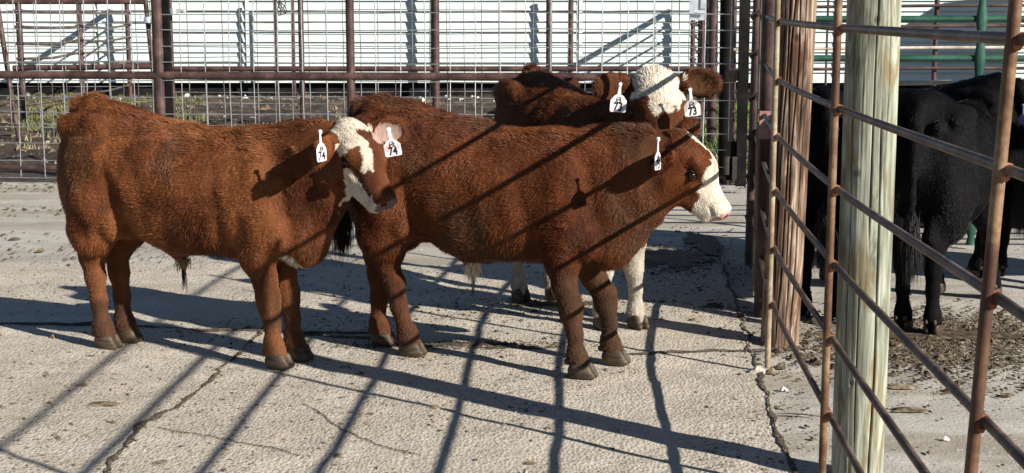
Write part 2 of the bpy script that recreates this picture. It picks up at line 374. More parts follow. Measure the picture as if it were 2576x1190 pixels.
smear(1690, 650, .20, .36, 3); smear(1770, 610, .12, .5, 9); smear(1120, 868, .26, .035, 4); smear(1290, 876, .14, .03, 14); smear(2380, 840, .34, .12, 5, 'bedding'); smear(1390, 765, .22, .06, 7, 'bedding'); smear(850, 838, .25, .025, 8); smear(100, 818, .3, .02, 18)
def pile(u, v, r, label, mat='manure', h=.35):
    c = gp(u, v); mb = MB(); nn = 18; rings = 4; V = []; F = []
    for i in range(rings):
        for j in range(nn):
            a = 2*math.pi*j/nn; q = (1-i/rings)*r*(1+.25*random.uniform(-1, 1)); V.append((math.cos(a)*q*1.3, math.sin(a)*q*.8, h*r*(math.sin(i/rings*1.5))*random.uniform(.7, 1.2)-.003))
    V.append((0, 0, h*r)); 
    for i in range(rings-1):
        for j in range(nn): F.append((i*nn+j, i*nn+(j+1) % nn, (i+1)*nn+(j+1) % nn, (i+1)*nn+j))
    for j in range(nn): F.append(((rings-1)*nn+j, (rings-1)*nn+(j+1) % nn, len(V)-1))
    o = mb.add(V, F).build('dung_pat' if mat not in ('limestone', 'dull stone') else 'stone', mat); o.location = (c[0], c[1], conc_h(c[0], c[1]))
    tag(o, label, 'dung' if mat not in ('limestone', 'dull stone') else 'stone')
pile(265, 1015, .06, 'flat dry dung pat on sunlit concrete at lower left', 'straw crumbs', .15)
pile(212, 970, .035, 'small crumbly dung lump just behind the larger pat at lower left', 'straw crumbs', .3)
pile(1332, 1163, .025, 'small brown lump lying alone at the bottom centre of the slab', 'straw crumbs', .5)
pile(1795, 775, .05, 'dark dung lump on the slab in front of the brown wooden post', 'manure', .5)
pile(1745, 808, .03, 'tan clod on the slab left of the brown wooden post', 'straw crumbs', .5)
pile(1906, 937, .03, 'rounded grey stone sitting on the slab joint below the brown post', 'dull stone', 1.)
pile(1938, 938, .022, 'small brownish clod right of the grey stone on the joint', 'straw crumbs', 1.)
pile(1970, 980, .016, 'white stone lying alone between the two wooden posts', 'limestone', .9)
pile(2270, 975, .05, 'flat brown dung pat right of the pale green post', 'straw crumbs', .2)
pile(2285, 1030, .05, 'lowest flat dung pat right of the pale green post', 'straw crumbs', .2)
pile(2378, 1103, .013, 'white pebble at the lower right beside the rusty rail', 'limestone', .9)

# grass and weeds
def tufts(name, pts, h, mat, label, seed, blades=14):
    r = np.random.default_rng(seed); c = np.repeat(np.array(pts), blades, axis=0); n = len(c)
    a = r.uniform(0, 2*np.pi, n); lean = r.uniform(.1, .9, n); H = h*r.uniform(.4, 1.2, n); w_ = r.uniform(.004, .009, n)
    d = np.stack([np.cos(a), np.sin(a)], -1); b = c[:, :2] + r.normal(0, .04, (n, 2)); z = c[:, 2] if c.shape[1] > 2 else 0*a
    sd_ = np.stack([-d[:, 1], d[:, 0]], -1)*w_[:, None]
    V = np.zeros((n, 5, 3)); V[:, 0, :2] = b-sd_; V[:, 1, :2] = b+sd_; V[:, 2, :2] = b+d*(H*lean*.35)[:, None]+sd_*.8; V[:, 3, :2] = b+d*(H*lean*.35)[:, None]-sd_*.8; V[:, 4, :2] = b+d*(H*lean)[:, None]
    V[:, 0, 2] = V[:, 1, 2] = z-.02; V[:, 2, 2] = V[:, 3, 2] = z+H*.6; V[:, 4, 2] = z+H*(1-.3*lean)
    I = np.arange(n)[:, None]*5; F = np.concatenate([I+[0, 1, 2], I+[0, 2, 3], I+[3, 2, 4]]).astype(np.int32)
    o = from_arrays(name, V.reshape(-1, 3), F, mat, None, False); o['kind'] = 'stuff'; o['label'] = label; return o
def tp(u0, u1, y0, y1, n, seed, thr=-.1):
    r = np.random.default_rng(seed); Y = r.uniform(y0, y1, n); U = r.uniform(u0, u1, n); X = (U-1287.5)/FPX*Y
    P = np.column_stack([X, Y, mud_h(X, Y)]); return P[noise3(P*[1, 1, 0], .9, seed) > thr]
tufts('grass', tp(40, 520, 19, 27.4, 1500, 1, .12), .085, 'grass', 'patchy yellow green grass on the mud bank behind the left gate', 1)
tufts('dry_grass', tp(40, 1100, 16, 27.4, 900, 2, .15), .10, 'dry grass', 'sparse dry grass stubble on the mud in front of the white barn', 2, 9)
tufts('weeds', tp(1780, 1960, 13.4, 24, 700, 3, -.6), .2, 'green weeds', 'bright green weeds growing behind the gate posts right of centre', 3)
tufts('dry_grass', tp(1780, 2000, 13.2, 20, 900, 4, -.5), .16, 'dry grass', 'dry tangled straw on the ground behind the dark gate post', 4)
P = tp(0, 1760, 26.6, 27.5, 170, 6, -.3)
scatter_quads('pale_stones', P, .055, 'limestone', 6, label='row of pale stones along the foot of the white barn', cat='stones', flat=.55, elong=2.2)
P = tp(0, 1760, 15, 27, 1600, 7, -.4)
scatter_quads('mud_stones', P, .05, 'straw crumbs', 7, label='scattered clods and stones on the mud in front of the barn', cat='clods', flat=.6)

# ------------------------------------------------------------------ barn
BY = 28.
barn = thing('barn', (0, BY, 0), 'long white barn with horizontal lap siding and a dark open gap at its foot', 'barn')
V = []; F = []; z = .27; k = 0; xs = [-17, 16]
while z < 4.2:
    V += [(xs[0], -.055, z), (xs[1], -.055, z), (xs[1], -.008, z+.196), (xs[0], -.008, z+.196), (xs[1], -.0, z), (xs[0], -.0, z)]
    F += [(k, k+1, k+2, k+3), (k+5, k+4, k+1, k)]; z += .2; k += 6
V += [(xs[0], .0, .27), (xs[1], .0, .27), (xs[1], .0, 4.3), (xs[0], 0, 4.3), (xs[0], 12, .0), (xs[1], 12, .0), (xs[1], 12, 4.3), (xs[0], 12, 4.3), (xs[0], 6, 6), (xs[1], 6, 6)]
F += [(k, k+1, k+2, k+3), (k+1, k+5, k+6, k+9, k+2), (k+4, k, k+3, k+8, k+7), (k+5, k+4, k+7, k+6)]
from_arrays('wall', V, F, 'white siding', barn, False)
mb = MB(); mb.box((-.5, .10, .10), (33, .02, .5)); mb.build('gap_shade', 'black skirting', barn, False)  # dark board standing in for the shade of the open gap
for x in (-8.1, -5.2, 1.35, 6.4): MB().box((x, -.060, 2.1), (.07, .016, 3.66)).build('trim', 'white siding', barn, False)
mb = MB(); mb.add([(-17.4, -.5, 4.15), (16.4, -.5, 4.15), (16.4, 6, 6.15), (-17.4, 6, 6.15), (16.4, 12.5, 4.15), (-17.4, 12.5, 4.15)], [(0, 1, 2, 3), (3, 2, 4, 5)])
mb.build('roof', 'roof metal', barn, False)

# ------------------------------------------------------------------ fences
def grid_wire(mb, p0, p1, z0, z1, sx, sz, r, seed=0, jit=.006):
    rr = random.Random(seed); p0 = Vector(p0); p1 = Vector(p1); L = (p1-p0).length; d = (p1-p0)/L; n = Vector((-d.y, d.x, 0))
    nx = int(L/sx); nz = int(round((z1-z0)/sz))
    ph = rr.uniform(0, 6)
    def w(x, z): return n*(.012*math.sin(x*2.1+ph)+.008*math.sin(z*5+x)) 
    for i in range(nx+1):
        x = i*sx; tl = rr.uniform(-jit, jit); pts = []
        for j in range(9):
            z = z0+(z1-z0)*j/8; pts.append(p0+d*(x+tl*(j/4-1)+rr.uniform(-.003, .003))+w(x, z)+Vector((0, 0, z)))
        mb.tube(pts, r, 5)
    for k in range(nz+1):
        z = z0+k*sz; pts = []; m_ = max(2, int(L/.4)); a = rr.uniform(-jit, jit)
        for j in range(m_+1):
            x = L*j/m_; pts.append(p0+d*x+w(x, z)+n*(2*r)+Vector((0, 0, z+a+.008*math.sin(x*1.3+k)+rr.uniform(-.003, .003))))
        mb.tube(pts, r, 5)
    return mb
def pipe(name, pts, r, mat, root, n=14, **k):
    return MB().tube([rel(root, p) for p in pts], r, n, **k).build(name, mat, root)
PG = 'brown pipe and wire fences between the yard and the barn'
# near mesh fence
Y0, Y1 = 13.05, 12.3
def f1y(u): return Y0+(Y1-Y0)*(u/1880)
A = at(-900, 460, f1y(-900)); A[2] = 0; B = at(1850, 460, f1y(1850)); B[2] = 0
fn = thing('mesh_fence', tuple((A+B)/2), 'nearest galvanised wire mesh fence on a thick brown pipe rail behind the calves', 'fence', PG)
def f1p(u, z): p = at(u, 300, f1y(u)); return (p[0], p[1], z)
grid_wire(MB(), rel(fn, A), rel(fn, B), .06, 1.86, .224, .15, .0048, 1).build('wire_mesh', 'galvanised wire', fn)
pipe('rail', [f1p(-900, 1.0), f1p(1470, 1.0)], .037, 'brown pipe paint', fn)
pipe('rail', [f1p(1470, 1.0), f1p(1850, 1.0)], .030, 'brown pipe paint', fn)
pipe('rail', [f1p(-900, .14), f1p(900, .14), f1p(1850, .14)], .024, 'brown pipe paint', fn)
pipe('rail', [f1p(-900, 1.93), f1p(1850, 1.93)], .035, 'brown pipe paint', fn)
for u, r in ((-880, .05), (-240, .05), (405, .052), (884, .038)): 
    pipe('post', [f1p(u, -.05), f1p(u, 2.0)], r, 'brown pipe paint', fn, 20)
t = thing('channel_post', f1p(427, 0), 'black steel channel standing against the thick left post', 'post')
MB().box((0, .02, 1.), (.05, .07, 2.1)).build('channel', 'black and shaded pipe', t, False)
# second mesh fence farther back
def f2p(u, z, Y=18.4): p = at(u, 300, Y); return (p[0], p[1], z)
f2 = thing('mesh_fence', f2p(1100, 0), 'second wire mesh fence standing on the mud, farther back with thinner rail', 'fence', PG)
grid_wire(MB(), rel(f2, f2p(436, 0)), rel(f2, f2p(1765, 0)), .12, 1.95, .224, .15, .0058, 2).build('wire_mesh', 'dark wire', f2)
pipe('rail', [f2p(436, .87), f2p(1765, .87)], .036, 'brown pipe paint', f2); pipe('rail', [f2p(436, 1.98), f2p(1765, 1.98)], .03, 'brown pipe paint', f2)
for u, r in ((437, .03), (762, .036), (1097, .05), (1380, .04), (1762, .03)): pipe('post', [f2p(u, -.1), f2p(u, 2.05)], r, 'brown pipe paint', f2)
# small posts close to the barn wall (their shadows fall on it)
for u, Y, r, lab in ((700, 27.3, .03, 'thin brown pipe post left of the pair standing close against the barn'), (742, 27.2, .035, 'thin brown pipe post right of the pair standing close against the barn'),
                  (1092, 27.6, .06, 'stout brown post against the barn behind the middle calf rump'), (1434, 27.4, .05, 'brown post against the barn left of the rear calf head')):
    p = f2p(u, 0, Y); t = thing('pipe_post', p, lab, 'post', 'brown posts set close to the barn wall')
    pipe('shaft', [(p[0], p[1], -.1), (p[0], p[1], 2.2)], r, 'brown pipe paint', t); pipe('cap', [(p[0], p[1], 2.2), (p[0], p[1], 2.22)], r*1.15, 'brown pipe paint', t)
# left gate
def fgp(u, z, Y=16.9): p = at(u, 300, Y); return (p[0], p[1], z)
gt = thing('wire_gate', fgp(200, 0), 'brown pipe framed gate with bent wire infill at the far left', 'gate', PG)
pipe('frame', [fgp(8, 1.72), fgp(15, 1.4), fgp(46, 0.0)], .03, 'brown pipe paint', gt)
pipe('frame', [fgp(372, 2.1), fgp(402, .02)], .028, 'brown pipe paint', gt)
pipe('frame', [fgp(-80, 1.71), fgp(375, 1.71)], .028, 'brown pipe paint', gt)
pipe('frame', [fgp(-300, .02), fgp(405, .02)], .045, 'brown pipe paint', gt)
pipe('frame', [fgp(40, .93), fgp(400, .95)], .034, 'brown pipe paint', gt)
grid_wire(MB(), rel(gt, fgp(30, 0, 16.85)), rel(gt, fgp(398, 0, 16.85)), .1, 1.7, .17, .15, .0050, 5, .02).build('wire_mesh', 'dark wire', gt)
for (u, v) in ((376, 50), (440, 28)):
    p = at(u, v, 16.8 if u < 400 else 18.3); mb = MB(); mb.tube([(p[0]-.02, p[1], p[2]-.035), (p[0]-.02, p[1], p[2]+.035)], .05, 12); mb.box((p[0]+.08, p[1]-.03, p[2]), (.14, .012, .05)); mb.tube([(p[0]+.12, p[1]-.07, p[2]), (p[0]+.12, p[1]+.03, p[2])], .014, 8); mb.tube([(p[0]-.09, p[1]-.02, p[2]), (p[0]-.09, p[1]-.02, p[2]+.06)], .012, 8)
    o = mb.build('hinge_clamp', 'galvanised clamp'); tag(o, 'shiny galvanised hinge clamp on the %s pipe beside the thick left post' % ('leaning gate' if u < 400 else 'upright fence'), 'clamp')
# fences running back to the barn
def perp_fence(name, xw, xn, Yw, Yn, hs, posts, lab, top=1.93, rt=.055, rod=.020):
    root = thing(name, (xw, Yw, 0), lab, 'fence', PG)
    def P(Y, z): t = (Y-Yw)/(Yn-Yw); return (xw+(xn-xw)*t, Y, z)
    pipe('rail', [P(Yw, top), P(Yn, top)], rt, 'brown pipe paint', root)
    for h in hs:
        for a, b in zip(posts[:-1], posts[1:]): pipe('rod', [P(a, h+random.uniform(-.015, .015)), P((a+b)/2, h-.03+random.uniform(-.02, .02)), P(b, h)], rod, 'rusted rail', root, 8)
    for Y in posts:
        pipe('post', [P(Y, -.1), P(Y, top)], .045, 'brown pipe paint', root)
        for h in hs: q = rel(root, P(Y, h)); MB().tube([(q[0]-.06, q[1]-.03, q[2]), (q[0]+.075, q[1]-.03, q[2])], .022, 8).build('coupler', 'brown pipe paint', root)
xw = at(322, 100, 27.6)[0]
perp_fence('rod_fence', xw, at(50, 100, 20.6)[0], 27.6, 20.6, [.26, .68, .94, 1.16, 1.40, 1.63], [27.6, 24.0, 20.6], 'rod fence at the left running back from the gate to the white barn')
xw = at(1742, 100, 27.6)[0]
perp_fence('rod_fence', xw, at(1790, 100, 19.)[0], 27.6, 19., [.26, .5, .74, .97, 1.19, 1.42, 1.66], [27.6, 23.3, 19.], 'rod fence behind the rear calf head running back to the white barn')
# gate posts right of centre
def post_thing(u, Yd, z1, r, mat, lab, name='pipe_post', grp='pipe posts right of the rear calf', vb=None, cap=True, u1=None):
    b = at(u, 300, Yd); tp_ = at(u1 if u1 else u, 100, Yd); t = thing(name, (b[0], b[1], 0), lab, 'post', grp)
    pipe('shaft', [(b[0], b[1], -.02), (tp_[0], b[1], z1)], r, mat, t, 18)
    if cap: pipe('cap', [(tp_[0], b[1], z1), (tp_[0], b[1], z1+.015)], r*1.12, mat, t, 18)
    return t
post_thing(1791, 16.0, 2.1, .055, 'brown pipe paint', 'sunlit brown post with barred shadows right of the rear calf ear')
post_thing(1826, 13.0, 2.1, .066, 'black and shaded pipe', 'dark thick post just left of the shaded channel gate post')  # black tone of these gate posts is shade put into the colour
post_thing(1842, 15.0, 2.0, .035, 'brown pipe paint', 'slender brown post glimpsed behind the dark gate post')
post_thing(1770, 20.0, 2.0, .05, 'black and shaded pipe', 'dark slender post behind the right ear of the rear calf')
p = at(1866, 300, 12.25); t = thing('gate_post', (p[0], p[1], 0), 'steel channel post painted black for its shade, with a bolted foot plate right of the calves', 'post')  # shadowed post, its shade painted in as black
mb = MB(); mb.box((0, 0, 1.05), (.085, .06, 1.98)); mb.box((-.07, .02, .28), (.11, .02, .34)); mb.box((-.055, 0, 1.02), (.2, .05, .085)); mb.build('channel', 'black and shaded pipe', t, False)
mb = MB(); mb.box((-.06, -.022, .22), (.04, .03, .2)); mb.tube([(-.125, -.01, .16), (-.125, -.01, .32)], .028, 10, flat=.4); mb.build('latch_plate', 'dark bracket', t)
# white gate latch box and chain
p = at(1752, 16, 12.3); mb = MB(); mb.box((p[0], p[1]-.03, p[2]), (.13, .03, .24)); mb.box((p[0]+.05, p[1]-.045, p[2]+.03), (.05, .03, .1)); mb.tube([(p[0]-.03, p[1]-.08, p[2]-.05), (p[0]+.06, p[1]-.08, p[2]-.06)], .012, 8)
tag(mb.build('latch_box', 'galvanised clamp', None, False), 'galvanised latch box on the mesh fence above the rear calf ear', 'latch')
def chain(u, v0, v1, Y, lab, n, mat='galvanised clamp', u1=None):
    a = Vector(at(u, v0, Y)); b = Vector(at(u1 or u, v1, Y)); mb = MB(); st = (b-a)/n
    for i in range(n):
        c = a+st*(i+.5); L = st.length*.72; W = L*.42; ax = st.normalized(); sx = Vector((1, 0, 0)) if i % 2 else Vector((0, 1, 0))
        mb.tube([c+ax*(L*math.sin(t))+sx*(W*math.cos(t)) for t in [2*math.pi*j/12 for j in range(12)]], W*.28, 6, closed=True)
    tag(mb.build('chain', mat), lab, 'chain')
chain(1649, 50, 152, 12.2, 'steel chain hanging on the mesh above the rear calf poll', 11)
chain(1802, 60, 165, 15.5, 'short dark chain hanging between the gate posts', 10, 'dark bracket')
chain(1833, 120, 215, 14.5, 'rusty chain hanging behind the dark gate post', 9, 'rusted rail')
chain(1884, 128, 131, 8.6, 'bright chain link fastening the shaded panel end pipe', 3, 'galvanised clamp', 1912)
# wire knot on the mesh
p = at(707, 12, 12.6); mb = MB(); q = []
for i in range(40): a = i*.7; q.append((p[0]+.05*math.sin(a)*math.cos(a*.31), p[1]-.02, p[2]+.06*math.cos(a*.83)-i*.001))
mb.tube(q, .005, 6); tag(mb.build('twine_knot', 'dark bracket'), 'dark tangled twine knot tied on the wire mesh at the top', 'twine')

# ------------------------------------------------------------------ near corral panel
RODS = [(.90, 2.6), (.985, 4.3), (1.10, 5.9), (1.315, 7.5)]
pn = thing('corral_panel', (1.0, 4.6, 0), 'rusty welded rod corral panel bowing away at the right foreground', 'panel')
def px(Y):
    return float(np.interp(Y, [-.5, 1.0, 2.6, 4.3, 5.9, 7.5, 8.6], [.76, .825, .9, .985, 1.10, 1.315, 1.47]))
def cat(P, n=8):
    P = [Vector(p) for p in P]; out = []
    for i in range(len(P)-1):
        a, b, c, d = P[max(i-1, 0)], P[i], P[i+1], P[min(i+2, len(P)-1)]
        for j in range(n):
            t = j/n; out.append(.5*((2*b)+(c-a)*t+(2*a-5*b+4*c-d)*t*t+(3*b-a-3*c+d)*t**3))
    out.append(P[-1]); return out
HS = [(.262, .27, .30, .30), (.505, .515, .54, .55), (.745, .75, .785, .79), (.985, .985, 1.018, 1.03), (1.225, 1.232, 1.251, 1.29), (1.465, 1.476, 1.494, 1.525), (1.71, 1.73, 1.75, 1.77)]
for i, hs in enumerate(HS):
    ln0 = .042*(hs[0]-1.09); P = [(px(-.5)+ln0, -.5, hs[0]), (px(1.)+ln0, 1.0, hs[0])]+[(RODS[k][0]+.016+(ln0 if k == 0 else 0), RODS[k][1], hs[k]) for k in range(4)]+[(1.49, 8.6, hs[3]+.01)]
    MB().tube([rel(pn, p) for p in cat(P)], .0108 if i != 5 else .0122, 12).build('rail', 'rusted rail', pn)
up_m = ['rusted upright', 'rusted upright', 'pale upright', 'pale upright']
for k, (x, y) in enumerate([(px(1.0)-.016, 1.0)]+RODS):
    k2 = max(0, k-1)
    lx = {0: -.02, 1: -.035, 2: -.02, 3: -.008}[k2]
    le = .042 if k < 2 else 0.; MB().tube([rel(pn, (x+le*(.02-1.09), y, .02)), rel(pn, (x+le*(.9-1.09), y, .9)), rel(pn, (x+le*(1.8-1.09), y, 1.80))], .0126, 12).build('upright', up_m[k2], pn)
    for hs in HS:
        h = hs[k2]; xx = x+le*(h-1.09); MB().tube([rel(pn, (xx+.004, y-.02, h-.016)), rel(pn, (xx+.012, y, h)), rel(pn, (xx+.004, y+.02, h+.010))], [.007, .0165, .007], 8).build('weld', 'weld rust', pn)
# shaded pipes behind the panel end
t = thing('panel_end', (1.47, 8.6, 0), 'shaded brown pipe upright where the curved panel rails end', 'post')
pipe('shaft', [(1.47, 8.6, 0.0), (1.485, 8.6, 2.0)], .028, 'brown pipe paint', t)
for h in (.31, .56, .80, 1.04, 1.30, 1.535): q = rel(t, (1.475, 8.6, h)); MB().tube([(q[0]-.03, q[1], q[2]-.02), (q[0]+.04, q[1]-.03, q[2]+.02)], .02, 8).build('collar', 'brown pipe paint', t)
t = thing('steel_post', (1.30, 7.0, 0), 'dark brown steel post with a pinkish plate beside the brown wooden post', 'post')
pipe('shaft', [(1.29, 7.1, 0.0), (1.29, 7.1, 2.1)], .045, 'brown pipe paint', t, 20)
MB().box((-.008, .04, .98), (.11, .012, .14)).build('plate', 'pink plate', t, False)

# ------------------------------------------------------------------ wooden posts
def wood_post(name, u_top, Yb, xb, r, h, mat, lab, cracks, lean=0., seed=0, knots=()):
    t = thing(name, (xb, Yb, 0), lab, 'post', 'round wooden posts of the corral')
    ns, nr = 220, 260; A = np.linspace(0, 2*np.pi, ns, endpoint=False); Z = np.linspace(-.05, h, nr)
    AA, ZZ = np.meshgrid(A, Z); q = np.stack([np.cos(AA)*1.2, np.sin(AA)*1.2, ZZ*.35], -1)
    R = r*(1+.018*fbm(q, 1.5, seed, 3)) + .0008*noise3(np.stack([np.cos(AA)*7, np.sin(AA)*7, ZZ*1.3], -1), 2.2, seed+3) + .0004*noise3(np.stack([np.cos(AA)*20, np.sin(AA)*20, ZZ*2], -1), 2, seed+5)
    C = np.zeros_like(R)
    for (a0, z0, z1, w_, dep, wob) in cracks:
        ac = math.radians(a0)+wob*noise3(np.stack([ZZ*2.3, 0*ZZ+a0, 0*ZZ], -1), 1., seed+9)
        d = np.abs((AA-ac+np.pi) % (2*np.pi)-np.pi)
        e = np.clip((ZZ-z0)/.15, 0, 1)*np.clip((z1-ZZ)/.15, 0, 1); c = np.exp(-(d/(w_/r))**2)*e
        R -= dep*c; C = np.maximum(C, c)
    for (a0, z0, s_) in knots:
        d = np.sqrt((((AA-math.radians(a0)+np.pi) % (2*np.pi)-np.pi)*r)**2+(ZZ-z0)**2*.7)
        R += .004*np.exp(-(d/s_)**2) - .006*np.exp(-(d/(s_*.4))**2); C = np.maximum(C, .62*np.exp(-(d/(s_*.5))**2))
    V = np.stack([np.cos(AA)*R + lean*ZZ, np.sin(AA)*R, ZZ], -1).reshape(-1, 3)
    I = np.arange(nr*ns).reshape(nr, ns); J = np.roll(I, -1, 1)
    F = np.stack([I[:-1], J[:-1], J[1:], I[1:]], -1).reshape(-1, 4)
    o = from_arrays('shaft', V, F, mat, t)
    a_ = o.data.attributes.new('crack', 'FLOAT', 'POINT'); a_.data.foreach_set('value', C.ravel().astype(np.float32))
    mb = MB(); mb.add([(math.cos(a)*r*.97+lean*h, math.sin(a)*r*.97, h) for a in A]+[(lean*h, 0, h+.004)], [(i, (i+1) % ns, ns) for i in range(ns)]); mb.build('end_grain', mat, t)
    return t
wood_post('wooden_post', 0, 4.49, 1.145, .084, 1.80, 'treated wood', 'pale greenish treated wooden post standing behind the rusty panel', 
    [(262, .75, 1.9, .0020, .010, .14), (283, -.1, 1.25, .0030, .012, .12), (298, .9, 1.9, .0016, .006, .16), (240, .1, .7, .0015, .006, .14), (215, .3, 1.5, .0018, .006, .1)], lean=-.003, seed=3, knots=((228, 1.02, .03), (236, .34, .02), (262, 1.5, .03)))
wood_post('wooden_post', 0, 6.45, 1.255, .088, 1.95, 'brown wood', 'weathered brown wooden post standing farther back with splintered grain', 
    [(250, .0, 2.6, .003, .012, .12), (268, .3, 2.0, .003, .010, .12), (283, .9, 2.6, .0024, .010, .1), (292, .0, .9, .003, .010, .1), (235, .2, 2.2, .003, .012, .1), (220, 0, 2.5, .003, .012, .1), (303, .5, 1.8, .002, .008, .1), (276, .0, .7, .002, .008, .1), (205, .2, 2, .003, .01, .1)], lean=.022, seed=8, knots=((262, 1.42, .05), (270, 1.2, .02)))

# ------------------------------------------------------------------ right background
gpn = thing('green_panel', (3.2, 9.3, 0), 'dark green tubular livestock panel behind the black calves', 'panel')
for i, h in enumerate((1.74, 1.505, 1.25, .54, .337, .149, .93)):
    pipe('rail', [(1.75, 9.3, h), (5.4, 9.2, h)], .0225, 'green panel paint' if h > .6 else 'black and shaded pipe', gpn)  # low rails of the green panel painted black for the shade on them
xg = at(2471, 60, 9.22)[0]
zz = [.0, .149, .337, .54, .93, 1.25, 1.505, 1.74]
for xx in (xg, 1.8):
    P_ = []; R_ = []
    for a, b in zip(zz[:-1], zz[1:]):
        P_ += [(xx, 9.24, a+.02), (xx, 9.24, (a+b)/2), (xx, 9.24, b-.02)]; R_ += [.037, .022, .037]
    MB().tube([rel(gpn, p) for p in P_], R_, 14, flat=.6).build('stay', 'green panel paint', gpn)
pipe('pale_bar', [(2.35, 9.5, 1.075), (2.95, 9.5, 1.085)], .016, 'pale bar', gpn)
kf = thing('rod_fence', (4.6, 14.2, 0), 'brown rod fence with one pale bar behind the green panel', 'fence', PG)
for h, m_ in ((1.85, 'brown pipe paint'), (1.64, 'brown pipe paint'), (1.44, 'brown pipe paint'), (1.225, 'pale bar'), (1.02, 'brown pipe paint'), (.8, 'brown pipe paint'), (.6, 'brown pipe paint'), (.4, 'brown pipe paint'), (.2, 'brown pipe paint')):
    pipe('rod', [(2.2, 14.3, h-.02), (4.3, 14.2, h), (8.5, 14.0, h+.01)], .016, m_, kf, 8)
for u in (2080, 2100, 2353, 2720): p = at(u, 90, 14.25); pipe('post', [(p[0], p[1], -.02), (p[0], p[1], 1.95)], .025 if u > 2200 else .012, 'brown pipe paint', kf)
# unseen bin shape added outside the frame to shade the barn wall
t = thing('shadow_caster', (10.6, 26.2, 0), 'unseen shadow caster on legs added by the barn past the right edge', 'shadow caster')
mb = MB(); mb.tube([(0, 0, .45), (0, 0, .9), (0, 0, 2.6), (0, 0, 3.1)], [.25, .9, .9, .15], 28); mb.build('caster_shell', 'galvanised clamp', t)
for a in range(4): 
    x, y = .8*math.cos(a*1.571+.78), .8*math.sin(a*1.571+.78); MB().tube([(x, y, -.05), (x, y, 1.3)], .04, 10).build('leg', 'galvanised clamp', t)

